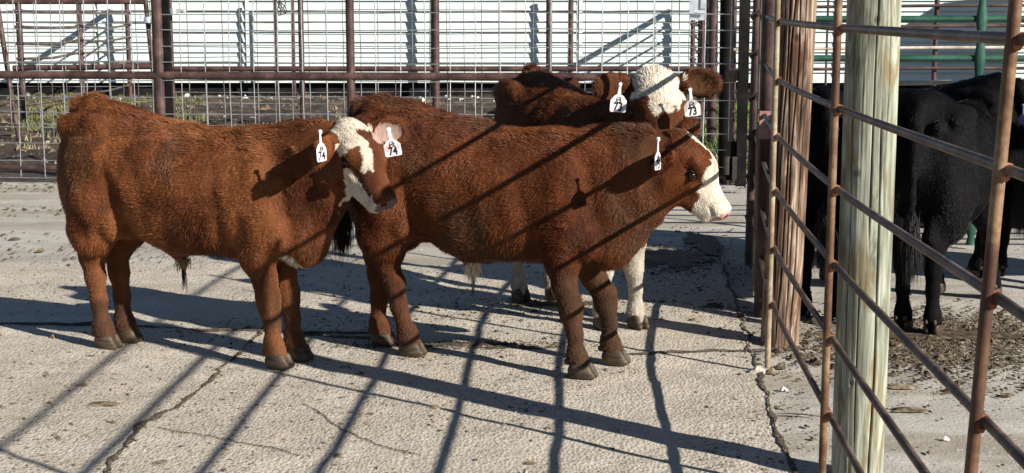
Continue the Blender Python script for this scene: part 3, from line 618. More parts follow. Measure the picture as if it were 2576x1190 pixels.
# ------------------------------------------------------------------ cattle
def nrm(v): v = np.asarray(v, float); return v/np.linalg.norm(v)
class Field:
    def __init__(s, lo, hi, h):
        s.ax = [np.arange(lo[i], hi[i]+h, h).astype(np.float32) for i in range(3)]; s.h = h
        s.F = np.full([len(a) for a in s.ax], 1., np.float32)
    def sub(s, lo, hi):
        return tuple(slice(max(0, int(np.searchsorted(s.ax[i], lo[i]))-1), int(np.searchsorted(s.ax[i], hi[i]))+1) for i in range(3))
    def pts(s, sl):
        return np.stack(np.meshgrid(*[s.ax[i][sl[i]] for i in range(3)], indexing='ij'), -1)
    def join(s, sl, d, k, op='+'):
        F = s.F[sl]
        if op == '+':
            if k <= 0: r = np.minimum(F, d)
            else:
                h = np.clip(.5+.5*(F-d)/k, 0, 1); r = F*(1-h)+d*h-k*h*(1-h)
        else:
            h = np.clip(.5-.5*(F+d)/max(k, 1e-4), 0, 1); r = F*(1-h)-d*h+k*h*(1-h)
        s.F[sl] = r
    def ell(s, c, r, R=None, k=.03, op='+'):
        c = np.asarray(c, float); m = max(r)+k+.03; sl = s.sub(c-m, c+m); P = s.pts(sl)-c.astype(np.float32)
        if R is not None: P = P @ np.asarray(R, np.float32)
        q = P/np.asarray(r, np.float32); l = np.linalg.norm(q, axis=-1); g_ = np.linalg.norm(q/np.asarray(r, np.float32), axis=-1)+1e-6
        s.join(sl, l*(l-1)/g_, k, op)
    def cone(s, a, b, ra, rb, k=.03, sq=1.):
        a = np.asarray(a, float); b = np.asarray(b, float); m = max(ra, rb)+k+.03
        sl = s.sub(np.minimum(a, b)-m, np.maximum(a, b)+m); P = s.pts(sl).copy(); S_ = np.array([1, 1/sq, 1], np.float32)
        P = P*S_; a = a*S_; b = b*S_; ab = (b-a).astype(np.float32); t = np.clip(((P-a.astype(np.float32)) @ ab)/(ab @ ab), 0, 1)
        d = np.linalg.norm(P-a.astype(np.float32)-t[..., None]*ab, axis=-1)-(ra+(rb-ra)*t); s.join(sl, d*(sq if sq < 1 else 1), k)
    def loft(s, st, k=.03, n=2.25):
        st = np.array(st, float); x = s.ax[0]; T = np.linspace(st[0, 0], st[-1, 0], 120); cols = []
        for j in range(1, 4):
            y = np.interp(T, st[:, 0], st[:, j]); ker = np.exp(-np.linspace(-2, 2, 11)**2); ker /= ker.sum()
            y = np.convolve(np.pad(y, 5, 'edge'), ker, 'valid'); cols.append(np.interp(x, T, y))
        zt, zb, hw = cols; zc = (zt+zb)/2; hz = (zt-zb)/2; out = np.maximum(st[0, 0]-x, 0)+np.maximum(x-st[-1, 0], 0)
        lo = (st[0, 0]-.06, -.4, st[:, 2].min()-.08); hi = (st[-1, 0]+.06, .4, st[:, 1].max()+.08); sl = s.sub(lo, hi)
        xi = sl[0]; Y = s.ax[1][sl[1]][None, :, None]; Z = s.ax[2][sl[2]][None, None, :]
        e = lambda a: a[xi][:, None, None].astype(np.float32)
        zr = (Z-e(zc))/e(hz); yy = np.abs(Y)/(e(hw)*(1-.12*np.clip(zr, 0, 1)**2+.03*np.clip(-zr, 0, 1)))
        q = (np.abs(zr)**n+yy**n)**(1/n); d = (q-1)*np.minimum(e(hz), e(hw))*.95+e(out)
        s.join(sl, d.astype(np.float32), k)
    def mesh(s):
        F = s.F; ins = F < 0; nx, ny, nz = F.shape
        cnt = np.zeros((nx-1, ny-1, nz-1), np.int8); off = [(i, j, k) for i in (0, 1) for j in (0, 1) for k in (0, 1)]
        for i, j, k in off: cnt += ins[i:nx-1+i, j:ny-1+j, k:nz-1+k]
        act = (cnt > 0) & (cnt < 8); I = np.argwhere(act); idx = np.full(act.shape, -1, np.int64); idx[act] = np.arange(len(I))
        c8 = np.stack([F[I[:, 0]+i, I[:, 1]+j, I[:, 2]+k] for i, j, k in off], 1); O = np.array(off, float)
        acc = np.zeros((len(I), 3)); n = np.zeros(len(I))
        for a in range(8):
            for b in range(a+1, 8):
                if np.abs(O[a]-O[b]).sum() != 1: continue
                fa, fb = c8[:, a], c8[:, b]; m_ = (fa < 0) != (fb < 0); t = fa/(fa-fb+1e-12)
                acc[m_] += O[a]+(O[b]-O[a])*t[m_, None]; n[m_] += 1
        V = (I+acc/n[:, None])*s.h+np.array([a[0] for a in s.ax]); Fs = []
        for ax in range(3):
            A = [slice(None)]*3; B = [slice(None)]*3; A[ax] = slice(0, -1); B[ax] = slice(1, None)
            ch = ins[tuple(A)] != ins[tuple(B)]; E_ = np.argwhere(ch); u_, v_ = [q for q in range(3) if q != ax]
            ok = (E_[:, u_] > 0) & (E_[:, v_] > 0) & (E_[:, u_] < F.shape[u_]-1) & (E_[:, v_] < F.shape[v_]-1); E_ = E_[ok]
            def g_(du, dv):
                Q = E_.copy(); Q[:, u_] -= du; Q[:, v_] -= dv; return idx[Q[:, 0], Q[:, 1], Q[:, 2]]
            q = np.stack([g_(1, 1), g_(0, 1), g_(0, 0), g_(1, 0)], 1); fl = ins[E_[:, 0], E_[:, 1], E_[:, 2]]
            if ax == 1: fl = ~fl
            q[~fl] = q[~fl][:, ::-1]; Fs.append(q)
        return V, np.concatenate(Fs)

BROWN = np.array([.138, .049, .0190]); CREAM = np.array([.70, .62, .50]); BLACK = np.array([.0048, .0044, .0047])
STD = [(-.182, .94, .74, .05), (-.16, 1.04, .64, .11), (-.105, 1.105, .58, .165), (-.04, 1.130, .545, .188), (.08, 1.118, .515, .20), (.20, 1.085, .530, .205), (.32, 1.058, .476, .218), (.42, 1.043, .452, .213),
       (.55, 1.025, .466, .213), (.70, 1.018, .474, .208), (.85, 1.03, .465, .176), (.97, 1.035, .475, .135), (1.06, 1.035, .52, .105), (1.13, 1.03, .64, .085), (1.19, 1.03, .72, .072)]

def make_head(fd, H, R, L, ears):
    fd.earc = []
    """H = poll position, R columns a (down the face), c (left), b (off the forehead)"""
    def p(a, b, c=0.): return H+(R @ np.array([a, c, b]))*L if np.isscalar(a) else None
    def E(a, b, c, ra, rb, rc, k=.02, op='+', rot=None):
        fd.ell(p(a, b, c), (ra*L, rc*L, rb*L), R if rot is None else rot, k, op)
    E(.16, -.22, 0, .20, .21, .22, .03); E(.40, -.125, 0, .27, .205, .245, .03)
    fd.cone(p(.40, -.16), p(.88, -.13), .165*L, .112*L, .02)
    fd.cone(p(.36, -.32), p(.86, -.20), .20*L, .115*L, .03)
    E(.93, -.145, 0, .10, .115, .135, .025); E(.985, -.12, 0, .045, .085, .118, .015)
    fd.cone(p(.34, -.50), p(.90, -.30), .15*L, .078*L, .03); E(.93, -.30, 0, .07, .05, .07, .02)
    for s_ in (-1, 1):
        E(.36, -.40, .13*s_, .18, .19, .09, .03); E(.36, -.13, .215*s_, .10, .065, .05, .02); E(.50, -.27, .15*s_, .12, .06, .05, .02)
        E(.425, -.215, .245*s_, .045, .032, .035, .012, '-'); E(.425, -.215, .215*s_, .05, .045, .045, .008)
        E(1.015, -.105, .075*s_, .024, .03, .017, .008, '-'); E(.93, -.21, .12*s_, .10, .010, .03, .012, '-')
    for s_, (dr, ln, up) in zip((-1, 1), ears):
        dr = nrm(dr); b0 = p(.10, -.26, .19*s_); tip = b0+dr*ln; up = nrm(np.asarray(up)-dr*np.dot(up, dr)); nn = np.cross(dr, up)
        Re = np.stack([dr, up, nn], 1); fd.earc.append((b0+dr*ln*.62, dr, up, nn, ln)); fd.cone(b0, b0+dr*ln*.4, .028, .032, .02)
        fd.ell(b0+dr*ln*.60, (ln*.46, ln*.31, .028), Re, .02); fd.ell(b0+dr*ln*.62+nn*.024, (ln*.36, ln*.24, .024), Re, .008, '-')

def build_calf(root, spec):
    h = spec.get('h', .0085); z1 = spec.get('ztop', 1.42)
    fd = Field((-.42, -.50, -.02), (spec.get('smax', 1.75), .50, z1), h)
    st = [tuple(r) for r in spec.get('st', STD)]; fd.loft(st)
    zs = spec.get('zs', 1.); H = np.array(spec['head']); R = spec['R']; L = spec['L']; sw = spec.get('sw', 1.)
    for s_ in (-1, 1):
        fd.ell((.015, .115*s_*sw, .78*zs), (.20, .098*sw, .28), None, .05); fd.ell((-.02, .15*s_*sw, 1.03*zs), (.13, .05, .06), None, .05)
        fd.ell((.86, .115*s_*sw, .74*zs), (.125, .078*sw, .23), None, .035); fd.ell((.06, .175*s_*sw, 1.055*zs), (.05, .03, .03), None, .03); fd.ell((-.165, .085*s_*sw, 1.01*zs), (.035, .03, .035), None, .03); fd.ell((.93, .10*s_*sw, .60*zs), (.10, .07, .10), None, .04)
        fd.ell((-.10, .09*s_*sw, .83*zs), (.08, .085*sw, .18), None, .04)
    # neck and throat
    hb = H+(R @ np.array([.26, 0, -.36]))*L; jaw = H+(R @ np.array([.42, 0, -.52]))*L
    nb = np.array(spec.get('neck', (.96, 0, .84*zs))); fd.cone(nb, hb, .155, .11, .05, .68)
    fd.cone(nb+[.02, 0, .085], H+(R @ np.array([.16, 0, -.30]))*L, .10, .080, .05); fd.cone((1.03, 0, .60*zs), jaw, .095, .075, .05, .75); fd.cone((1.02, 0, .56*zs), H+(R @ np.array([.48, 0, -.58]))*L, .075, .055, .05); fd.ell((1.03, 0, .57*zs), (.10, .09, .11), None, .05)
    # legs
    feet = []
    for (fs, ft, kn, side, kind) in spec['legs']:
        if kind == 'f':
            J = [(.90, .115*side*sw, .66*zs, .10), (.862, .105*side*sw, .50*zs, .080), (.5*kn+.43, ft*.92, .39*zs, .052), (kn+.002, ft*.9, .31*zs, .050), (kn+.006, ft*.9, .265*zs, .045), ((kn+fs)/2+.004, ft*.97, .19, .032), (fs-.014, ft, .11, .035), (fs-.008, ft, .085, .041), (fs+.004, ft, .052, .045)]
        else:
            J = [(.015, .12*side*sw, .68*zs, .145), (.0+kn*.3, .115*side*sw, .56*zs, .114), (kn+.010, ft*1.1, .47*zs, .068), (kn-.004, ft*1.05, .42*zs, .054), (kn*.75+fs*.25, ft, .33, .046), ((kn*.5+fs*.5), ft, .22, .036), (fs-.014, ft, .11, .037), (fs-.006, ft, .085, .044), (fs+.004, ft, .052, .047)]
            fd.cone((kn*.6-.06, ft, .57*zs), (kn-.062, ft, .475*zs), .03, .028, .025); fd.ell((.13, .15*side*sw, .62*zs), (.06, .05, .08), None, .04)
        for A, B in zip(J[:-1], J[1:]): fd.cone(A[:3], B[:3], A[3], B[3], .022, .86)
        feet.append((fs, ft))
    # sheath
    if spec.get('sheath', 1): fd.cone((.36, 0, .50*zs), (.39, 0, .435*zs), .05, .022, .04)
    # tail
    T = spec.get('tail', [(-.17, 0, 1.10), (-.225, 0, 1.02), (-.24, 0, .86), (-.235, 0, .68), (-.22, 0, .50)]); T = [np.array(t_) for t_ in T]
    for i, (A, B) in enumerate(zip(T[:-1], T[1:])): fd.cone(A, B, .034-.005*i, .029-.005*i, .02)
    fd.cone((-.05, 0, 1.12*zs), T[0], .04, .034, .04)
    make_head(fd, H, R, L, spec['ears'])
    sl = (slice(None),)*3; near = np.abs(fd.F) < .05; P = np.argwhere(near)*h+np.array([a[0] for a in fd.ax])
    earc = fd.earc; hd = ((P-H) @ R)/L; ish = np.clip((hd[:, 0]-.0)/.2, 0, 1)*(np.linalg.norm(P-hb, axis=1) < .5*L+.1)
    wr = .7*fbm(P*[1.1, 1, .6], 6, spec['seed'], 2)+.35*noise3(P*[1.0, 1, .55], 17, spec['seed']+4)
    gr = 0*wr
    for (x0, zz0, x1, zz1, wd, dp) in [(.16, .80, .20, .50, .045, .016), (.70, .85, .735, .48, .04, .012), (.98, .90, 1.02, .58, .04, .008), (.32, .75, .36, .5, .03, .003), (-.13, .85, .02, .55, .05, .007)]:
        A_ = np.array([x0, zz0*zs]); B_ = np.array([x1, zz1*zs]); ab = B_-A_; q_ = P[:, [0, 2]]-A_; q_[:, 0] += .02*noise3(P*[0, 0, 1], 6, 12); t_ = np.clip((q_ @ ab)/(ab @ ab), 0, 1); dd_ = np.linalg.norm(q_-t_[:, None]*ab, axis=1)
        gr = gr+dp*np.exp(-(dd_/wd)**2)*np.clip((np.abs(P[:, 1])-.05)/.06, 0, 1)
    fd.F[near] += (gr*(1-ish)).astype(np.float32)
    fd.F[near] += (.010*wr*(1-.85*ish)*np.clip((P[:, 2]-.2)/.3, .25, 1)).astype(np.float32)
    V, F = fd.mesh()
    # colour
    def hc(Q): return ((Q-H) @ R)/L
    def colour(Q, ear=False):
        n1 = fbm(Q, 5, spec['seed']+30, 3)[:, None]; n2 = noise3(Q, 26, spec['seed']+31)[:, None]
        if spec['coat'] == 'black':
            C = np.repeat(BLACK[None], len(Q), 0)*(1+.4*n1+.3*n2); 
            m_ = np.clip(1-np.linalg.norm((Q-np.array([.50, 0, .47]))/[.12, .1, .06], axis=1), 0, 1)[:, None]; C = C*(1-np.clip(m_*3, 0, 1))+CREAM*.7*np.clip(m_*3, 0, 1)
            return np.clip(C, .003, 1)
        base = BROWN*np.array(spec.get('tint', (1, 1, 1)))
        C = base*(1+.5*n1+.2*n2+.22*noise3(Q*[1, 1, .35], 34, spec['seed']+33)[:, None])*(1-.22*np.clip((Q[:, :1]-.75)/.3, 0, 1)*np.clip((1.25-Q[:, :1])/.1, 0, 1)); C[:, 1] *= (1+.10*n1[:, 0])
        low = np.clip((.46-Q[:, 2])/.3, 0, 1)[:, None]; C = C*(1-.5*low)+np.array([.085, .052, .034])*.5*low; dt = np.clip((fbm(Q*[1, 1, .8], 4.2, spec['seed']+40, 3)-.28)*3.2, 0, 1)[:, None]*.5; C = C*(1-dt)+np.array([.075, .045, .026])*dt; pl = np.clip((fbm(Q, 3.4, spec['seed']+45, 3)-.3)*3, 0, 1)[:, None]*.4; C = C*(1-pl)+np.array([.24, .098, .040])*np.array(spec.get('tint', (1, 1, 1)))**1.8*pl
        q = Q.copy(); wob = .05*noise3(Q, 22, 5)+.03*noise3(Q, 60, 6); d = hc(Q); a, c, b = d[:, 0], d[:, 1], d[:, 2]
        inh = (a > -.12) & (a < 1.2) & (np.abs(c) < .42) & (b > -.75) & (b < .2)
        wht = spec['face'](a, b, c, wob) & inh; C[wht] = CREAM*(1+.12*n1[wht]+.1*n2[wht])
        for (cen, rad, colr) in spec.get('spots', []):
            m_ = np.linalg.norm((Q-np.array(cen))/rad, axis=1)+.35*noise3(Q, 18, 3) < 1; C[m_] = np.array(colr)*(1+.2*n2[m_])
        for (ce, dr, up, nn, ln), ein in zip(earc, spec.get('earin', [(.12, .05, .022)]*2)):
            qq = Q-ce; m_ = ((qq @ nn) > -.012) & (((qq @ dr)/(ln*.30))**2+((qq @ up)/(ln*.20))**2+.5*wob < 1); C[m_] = np.array(ein)*(1+.3*n2[m_])
        pad = inh & (a > .975+.3*wob) & (b > -.27) & (b < .06); C[pad] = np.array(spec.get('nose', (.50, .27, .24)))*(1+.15*n2[pad])
        nos = inh & (np.linalg.norm(np.stack([(a-1.01)/.05, (b+.105)/.042, (np.abs(c)-.075)/.03]), axis=0) < 1); C[nos] = (.10, .03, .028)
        ey = inh & (np.linalg.norm(np.stack([(a-.425)/.075, (b+.215)/.05, (np.abs(c)-.245)/.08]), axis=0) < 1); C[ey] = (.035, .016, .010)
        return np.clip(C, .004, .9)
    o = from_arrays('body', V, F, 'hide', root)
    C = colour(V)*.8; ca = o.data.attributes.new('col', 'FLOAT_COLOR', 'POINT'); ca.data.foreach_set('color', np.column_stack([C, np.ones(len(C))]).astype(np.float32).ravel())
    # coat of hair
    r = np.random.default_rng(spec['seed']); Nn = spec.get('hairs', 150000)
    T1 = V[F[:, 0]]; T2 = V[F[:, 1]]; T3 = V[F[:, 2]]; T4 = V[F[:, 3]]
    FN = np.cross(T3-T1, T4-T2); ar = np.linalg.norm(FN, axis=1); FN /= ar[:, None]+1e-12
    VN = np.zeros_like(V); 
    for j in range(4): np.add.at(VN, F[:, j], FN)
    VN /= np.linalg.norm(VN, axis=1)[:, None]+1e-12
    cen = (T1+T3)/2; hf = hc(cen); inh = (hf[:, 0] > -.15) & (hf[:, 0] < 1.15) & (np.abs(hf[:, 1]) < .5) & (hf[:, 2] > -.7) & (hf[:, 2] < .25) & (cen[:, 0] > 1.0)
    wgt = ar*np.where(inh, 2.2, 1.)*np.where(cen[:, 2] < .07, .15, 1.)
    wgt *= np.where(inh & (hf[:, 0] > .96), 0., 1.)
    f_ = r.choice(len(F), Nn, p=wgt/wgt.sum()); uu, vv = r.random((2, Nn, 1))
    w4 = np.concatenate([(1-uu)*(1-vv), uu*(1-vv), uu*vv, (1-uu)*vv], 1)
    P = sum(V[F[f_, j]]*w4[:, j:j+1] for j in range(4)); n_ = sum(VN[F[f_, j]]*w4[:, j:j+1] for j in range(4)); n_ /= np.linalg.norm(n_, axis=1)[:, None]
    d = hc(P); a, c, b = d[:, 0], d[:, 1], d[:, 2]; inh = inh[f_]
    z = P[:, 2]/zs; leg = np.clip((.52-z)/.12, 0, 1); top = np.clip((n_[:, 2]-.55)/.35, 0, 1)*(~inh); bel = np.clip((-n_[:, 2]-.3)/.4, 0, 1)*(z > .4)
    fl = np.zeros((Nn, 3)); fl[:, 0] = -.75*(1-leg); fl[:, 2] = -.55-.6*leg
    fl[:, 0] += .5*np.clip((P[:, 0]-.95)/.2, 0, 1)*(~inh)*0
    wh = np.array([.50, 0, 0.]); ra = np.stack([a-wh[0], c, 0*a], -1); ra /= np.linalg.norm(ra, axis=1)[:, None]+1e-6
    face = (ra @ R.T); fl[inh] = face[inh]*np.where(a[inh] < .6, 1, 1)[:, None]
    sw_ = np.stack([noise3(P, 7, 50+k_)*1.1+.55*noise3(P, 22, 60+k_)+.45*noise3(P*[.5, 1, .8], 60, 70+k_) for k_ in range(3)], -1)
    amp = spec.get('swirl', .55)*np.where(inh, .30, 1)*(1-.85*leg); fl = fl/np.linalg.norm(fl, axis=1)[:, None]+sw_*amp[:, None]
    fl -= n_*np.sum(fl*n_, 1)[:, None]; fl /= np.linalg.norm(fl, axis=1)[:, None]+1e-6
    Ln = .0185*(1-.45*leg)*(1+.9*top*np.clip((.16-np.abs(P[:, 1]))/.1, 0, 1)+.6*bel)
    headlen = np.where((a < .55) & (b > -.24), np.interp(a, [-.1, .05, .35, .55], [.036, .026, .014, .007])*spec.get('poll', 1.), .0070)
    Ln = np.where(inh, headlen, Ln); earm = inh & (np.abs(c) > .33) ; Ln = np.where(earm, .022, Ln); fl[earm] = (fl[earm]*.4+(np.sign(c[earm])[:, None]*R[:, 1][None]))
    Ln *= r.uniform(.55, 1.25, Nn)*spec.get('hl', 1.); lift = np.where(inh, .10, .20)+.9*top*np.clip((P[:, 0]-.45)/.25, .25, 1)+.2*bel
    lift = lift+.22*noise3(P, 20, 91)
    # clumping: pull tips toward coherent cells
    jit = r.normal(0, .16, (Nn, 3))*np.where(inh, .55, 1.)[:, None]; d1 = n_*lift[:, None]+fl+jit; d1 /= np.linalg.norm(d1, axis=1)[:, None]
    d2 = d1*.8+fl*.5+sw_*.25-[0, 0, .12]; d2 /= np.linalg.norm(d2, axis=1)[:, None]
    pts = np.stack([P-n_*.002, P+d1*Ln[:, None]*.5, P+(d1*.5+d2*.5)*Ln[:, None]], 1)
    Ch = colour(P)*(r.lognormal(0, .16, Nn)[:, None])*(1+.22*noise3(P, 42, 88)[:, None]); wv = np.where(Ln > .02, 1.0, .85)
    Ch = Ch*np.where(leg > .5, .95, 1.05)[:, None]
    sets = [(pts, Ch, np.full(Nn, spec.get('hw', .00095))*wv)]
    # tail switch
    if spec.get('switch', 1):
        k = 1500; t0 = T[-1]; q = t0+r.normal(0, .012, (k, 3)); q[:, 2] += r.uniform(-.02, .10, k); Ls = r.uniform(.10, .24, k); dd = np.column_stack([r.normal(-.05, .14, k), r.normal(0, .14, k), -np.ones(k)])
        e = q+dd*Ls[:, None]*.5; e2 = q+(dd*[.55, .55, 1])*Ls[:, None]; cc = np.array(spec.get('switchcol', (.012, .009, .008)))*r.uniform(.6, 1.6, (k, 1)); sets.append((np.stack([q, e, e2], 1), cc, np.full(k, .0013)))
    if spec.get('sheath', 1):
        k = 420; q = np.array([.392, 0, .425*zs])+r.normal(0, .014, (k, 3)); Ls = r.uniform(.01, spec.get('shl', .03), k); dd = np.column_stack([r.normal(.1, .22, k), r.normal(0, .22, k), -np.ones(k)]); cc = np.array(spec.get('sheathcol', (.25, .16, .09)))*r.uniform(.7, 1.3, (k, 1))
        sets.append((np.stack([q, q+dd*Ls[:, None]*.5, q+dd*[.7, .7, 1]*Ls[:, None]], 1), cc, np.full(k, .0011)))
        k = 26; q = np.array([.392, 0, .40*zs])+r.normal(0, .004, (k, 3)); Ls = r.uniform(.09, .13, k); dd = np.column_stack([r.normal(.06, .04, k), r.normal(0, .03, k), -np.ones(k)])
        sets.append((np.stack([q, q+dd*Ls[:, None]*.5, q+dd*[.3, .6, 1]*Ls[:, None]], 1), np.full((k, 3), .02), np.full(k, .0010)))
    allp = np.concatenate([x[0] for x in sets]); allc = np.clip(np.concatenate([x[1] for x in sets]), .002, .95); allr = np.concatenate([x[2] for x in sets]); n = len(allp)
    hv = bpy.data.hair_curves.new('coat'); hv.add_curves([3]*n); hv.position_data.foreach_set('vector', allp.astype(np.float32).ravel())
    ra_ = hv.attributes.get('radius') or hv.attributes.new('radius', 'FLOAT', 'POINT'); ra_.data.foreach_set('value', (allr[:, None]*np.array([1, .85, .15])).astype(np.float32).ravel())
    ca = hv.attributes.new('col', 'FLOAT_COLOR', 'POINT'); ca.data.foreach_set('color', np.repeat(np.column_stack([allc, np.ones(n)]), 3, 0).astype(np.float32).ravel())
    hv.materials.append(MATS['hair' if spec['coat'] != 'black' else 'black hair']); link(bpy.data.objects.new('coat', hv), root)
    # hooves
    for fs, ft in feet:
        fd2 = Field((fs-.085, ft-.06, -.005), (fs+.12, ft+.065, .10), .0045)
        for s_ in (-1, 1):
            fd2.ell((fs+.010, ft+.0225*s_, .034), (.053, .0218, .044), None, .004); fd2.ell((fs+.046, ft+.0205*s_, .016), (.034, .0180, .023), None, .012)
        for s_ in (-1, 1): fd2.ell((fs-.048, ft+.020*s_, .070), (.014, .010, .015), None, .0)
        ax = fd2.ax[2]; fd2.F = np.maximum(fd2.F, (.002-ax)[None, None, :]); Vh, Fh = fd2.mesh(); from_arrays('hoof', Vh, Fh, 'hoof horn', root)
        mb = MB(); 
    # eyes
    for s_ in (-1, 1):
        if spec.get('noeyes'): break
        e = H+(R @ np.array([.425, s_*.227, -.215]))*L; mb = MB(); ra_ = .040*L; V2 = []; F2 = []
        for i in range(9):
            for j in range(14):
                th = math.pi*i/8; ph = 2*math.pi*j/14; V2.append(e+np.array([math.sin(th)*math.cos(ph), math.sin(th)*math.sin(ph), math.cos(th)])*ra_)
        for i in range(8):
            for j in range(14): F2.append((i*14+j, (i+1)*14+j, (i+1)*14+(j+1) % 14, i*14+(j+1) % 14))
        mb.add(V2, F2); eo = mb.build('eye', 'eyeball', root)
        mb = MB(); cc = R @ np.array([0, s_, 0.]); u1 = R @ np.array([1., 0, -.35]); u1 = nrm(u1-cc*np.dot(u1, cc)); u2 = np.cross(cc, u1)
        mb.tube([e+cc*(.026+.012*math.cos(2*t))*L+u1*math.cos(t)*.050*L+u2*math.sin(t)*.026*L for t in [2*math.pi*j/20 for j in range(20)]], .014*L, 7, closed=True); mb.build('eyelid', 'eyelid', eo)

def head_R(heading_deg, pitch_deg, yaw, roll=0):
    """face direction a: heading = world compass angle (0 = +x), pitched down; returned in the local frame of a calf turned by yaw"""
    h = math.radians(heading_deg)-yaw; p_ = math.radians(pitch_deg); hz = np.array([math.cos(h), math.sin(h), 0.]); up = np.array([0, 0, 1.])
    a = hz*math.cos(p_)-up*math.sin(p_); b = hz*math.sin(p_)+up*math.cos(p_); c = np.cross(b, a)
    if roll: q = math.radians(roll); b, c = b*math.cos(q)+c*math.sin(q), c*math.cos(q)-b*math.sin(q)
    return np.stack([a, c, b], 1)
def calf_root(name, rx, ry, ax, label, catg, group):
    yaw = math.atan2(ax[1], ax[0]); t = thing(name, (rx, ry, 0), label, catg, group, yaw); return t, yaw
def loc_of(t, yaw, P):
    d = np.array(P)-np.array(t.location); c, s = math.cos(yaw), math.sin(yaw); return np.array([c*d[0]+s*d[1], -s*d[0]+c*d[1], d[2]])
def ldir(yaw, v): c, s = math.cos(yaw), math.sin(yaw); return np.array([c*v[0]+s*v[1], -s*v[0]+c*v[1], v[2]])
def ear_tag(root, yaw, P, nrmw, w_, hgt, text, stem_up=.045, tilt=0., mat='white tag plastic', stain=False):
    """plate hanging at world point P (its centre) with world normal nrmw"""
    n = nrm(ldir(yaw, nrmw)); up = np.array([0, 0, 1.]); up = nrm(up-n*np.dot(up, n)); x = np.cross(up, n)
    q = math.radians(tilt); x, up = x*math.cos(q)+up*math.sin(q), up*math.cos(q)-x*math.sin(q)
    c = loc_of(root, yaw, P); W = w_/2*.92; Hh = hgt/2*.92
    out = [(-W*.86, -Hh), (W*.86, -Hh), (W, -Hh*.82), (W, Hh*.35), (W*.55, Hh*.85), (W*.22, Hh*1.0), (W*.15, Hh+stem_up*.6), (W*.22, Hh+stem_up), (-W*.22, Hh+stem_up), (-W*.15, Hh+stem_up*.6), (-W*.22, Hh), (-W*.55, Hh*.85), (-W, Hh*.35), (-W, -Hh*.82)]
    V = []; k = len(out)
    for dz in (-.0012, .0012): V += [c+x*px_+up*py_+n*dz for px_, py_ in out]
    F = [tuple(range(k-1, -1, -1)), tuple(range(k, 2*k))]+[(i, (i+1) % k, k+(i+1) % k, k+i) for i in range(k)]
    o = MB().add(V, F).build('ear_tag', mat, root, False)
    e = c+up*(Hh+stem_up*.92); MB().tube([e-n*.002, e+n*.005], .0085, 12).build('button', mat, o)
    if text:
        cu = bpy.data.curves.new('number', 'FONT'); cu.body = text; cu.size = hgt*.60; cu.align_x = 'CENTER'; cu.align_y = 'CENTER'; cu.extrude = .0003; cu.offset = .0014
        tmp = link(bpy.data.objects.new('number', cu)); bpy.context.view_layer.update()
        me = bpy.data.meshes.new_from_object(tmp.evaluated_get(bpy.context.evaluated_depsgraph_get())); bpy.data.objects.remove(tmp); me.materials.clear(); me.materials.append(MATS['tag ink'])
        to = link(bpy.data.objects.new('number', me), o)
        M = Matrix([[x[0]*.8, up[0], n[0], 0], [x[1]*.8, up[1], n[1], 0], [x[2]*.8, up[2], n[2], 0], [0, 0, 0, 1]]); M.translation = Vector(c-up*Hh*.42+n*.0018); to.matrix_local = M
        mb = MB(); e = c+up*Hh*.42+n*.0016
        mb.tube([e+x*math.cos(t)*w_*.13+up*math.sin(t)*w_*.15 for t in [2*math.pi*j/16 for j in range(16)]], .0016, 6, closed=True)
        mb.tube([e-x*w_*.2-up*w_*.16, e+up*w_*.02, e+x*w_*.17-up*w_*.17], .0018, 6); mb.tube([e-x*w_*.07, e+x*w_*.09+up*w_*.05], .0022, 6)
        mb.build('emblem', 'tag ink', o)
    if stain:
        mb = MB(); e = c-x*W*.55+up*Hh*.05+n*.0014; ring = [e+x*math.cos(t)*W*.36*random.uniform(.7, 1.1)+up*math.sin(t)*Hh*.45*random.uniform(.7, 1.1) for t in [2*math.pi*j/14 for j in range(14)]]
        mb.add(ring, [tuple(range(14))]); mb.build('stain', 'pink stain', o, False)
    return o

def faceA(a, b, c, w_):
    top = (a > -.05) & (a < .64-.9*np.clip(np.abs(c+.14)-.05, 0, 1)+w_) & (np.abs(c+.02) < .25) & (b > -.26) & ~((a < .22) & ((c < -.22) | (b < -.22))) & ~((a > .33+w_) & ((b < -.115) | (c < -.185+w_*.5))) & ~((c > -.085+w_*.6) & (c < .14+w_*.5) & (a > .17+w_))
    edge = (c > .13+w_*.5) & (c < .25) & (a > .05) & (a < .42) & (b > -.24)
    jaw = (b < -.215+w_*.5) & (a > .45+(-.26-b)*.66+w_); muz = (a > .86+w_) & (b < -.14+w_)
    return top | edge | jaw | muz
def faceB(a, b, c, w_):
    blaze = (np.abs(c) < .055+w_*.5+.06*np.clip(1-abs(a-.1)/.12, 0, 1)) & (a > .05) & (a < .7) & (b > -.12)
    return blaze | (a > .60+(-.21-b)*.80+w_)
def faceC(a, b, c, w_):
    top = (a > -.08) & (a < .49+w_*1.5) & (np.abs(c) < .285) & (b > -.30) & ((np.abs(c) < .20) | (b > -.17)) & ~((c < -.11+w_*.7) & (a > .35) & (a < .62)) & ~((c > .175+w_*.5) & (a > .36) & (a < .70))
    side = (a > .60) & (np.abs(c-.02) > .12+w_) & (b > -.4) & (c < 0) ; side2 = (a > .70) & (np.abs(c) > .16+w_)
    return top | side | side2 | (a > .86+w_)

GC = 'brown calves with white faces standing in the concrete yard'
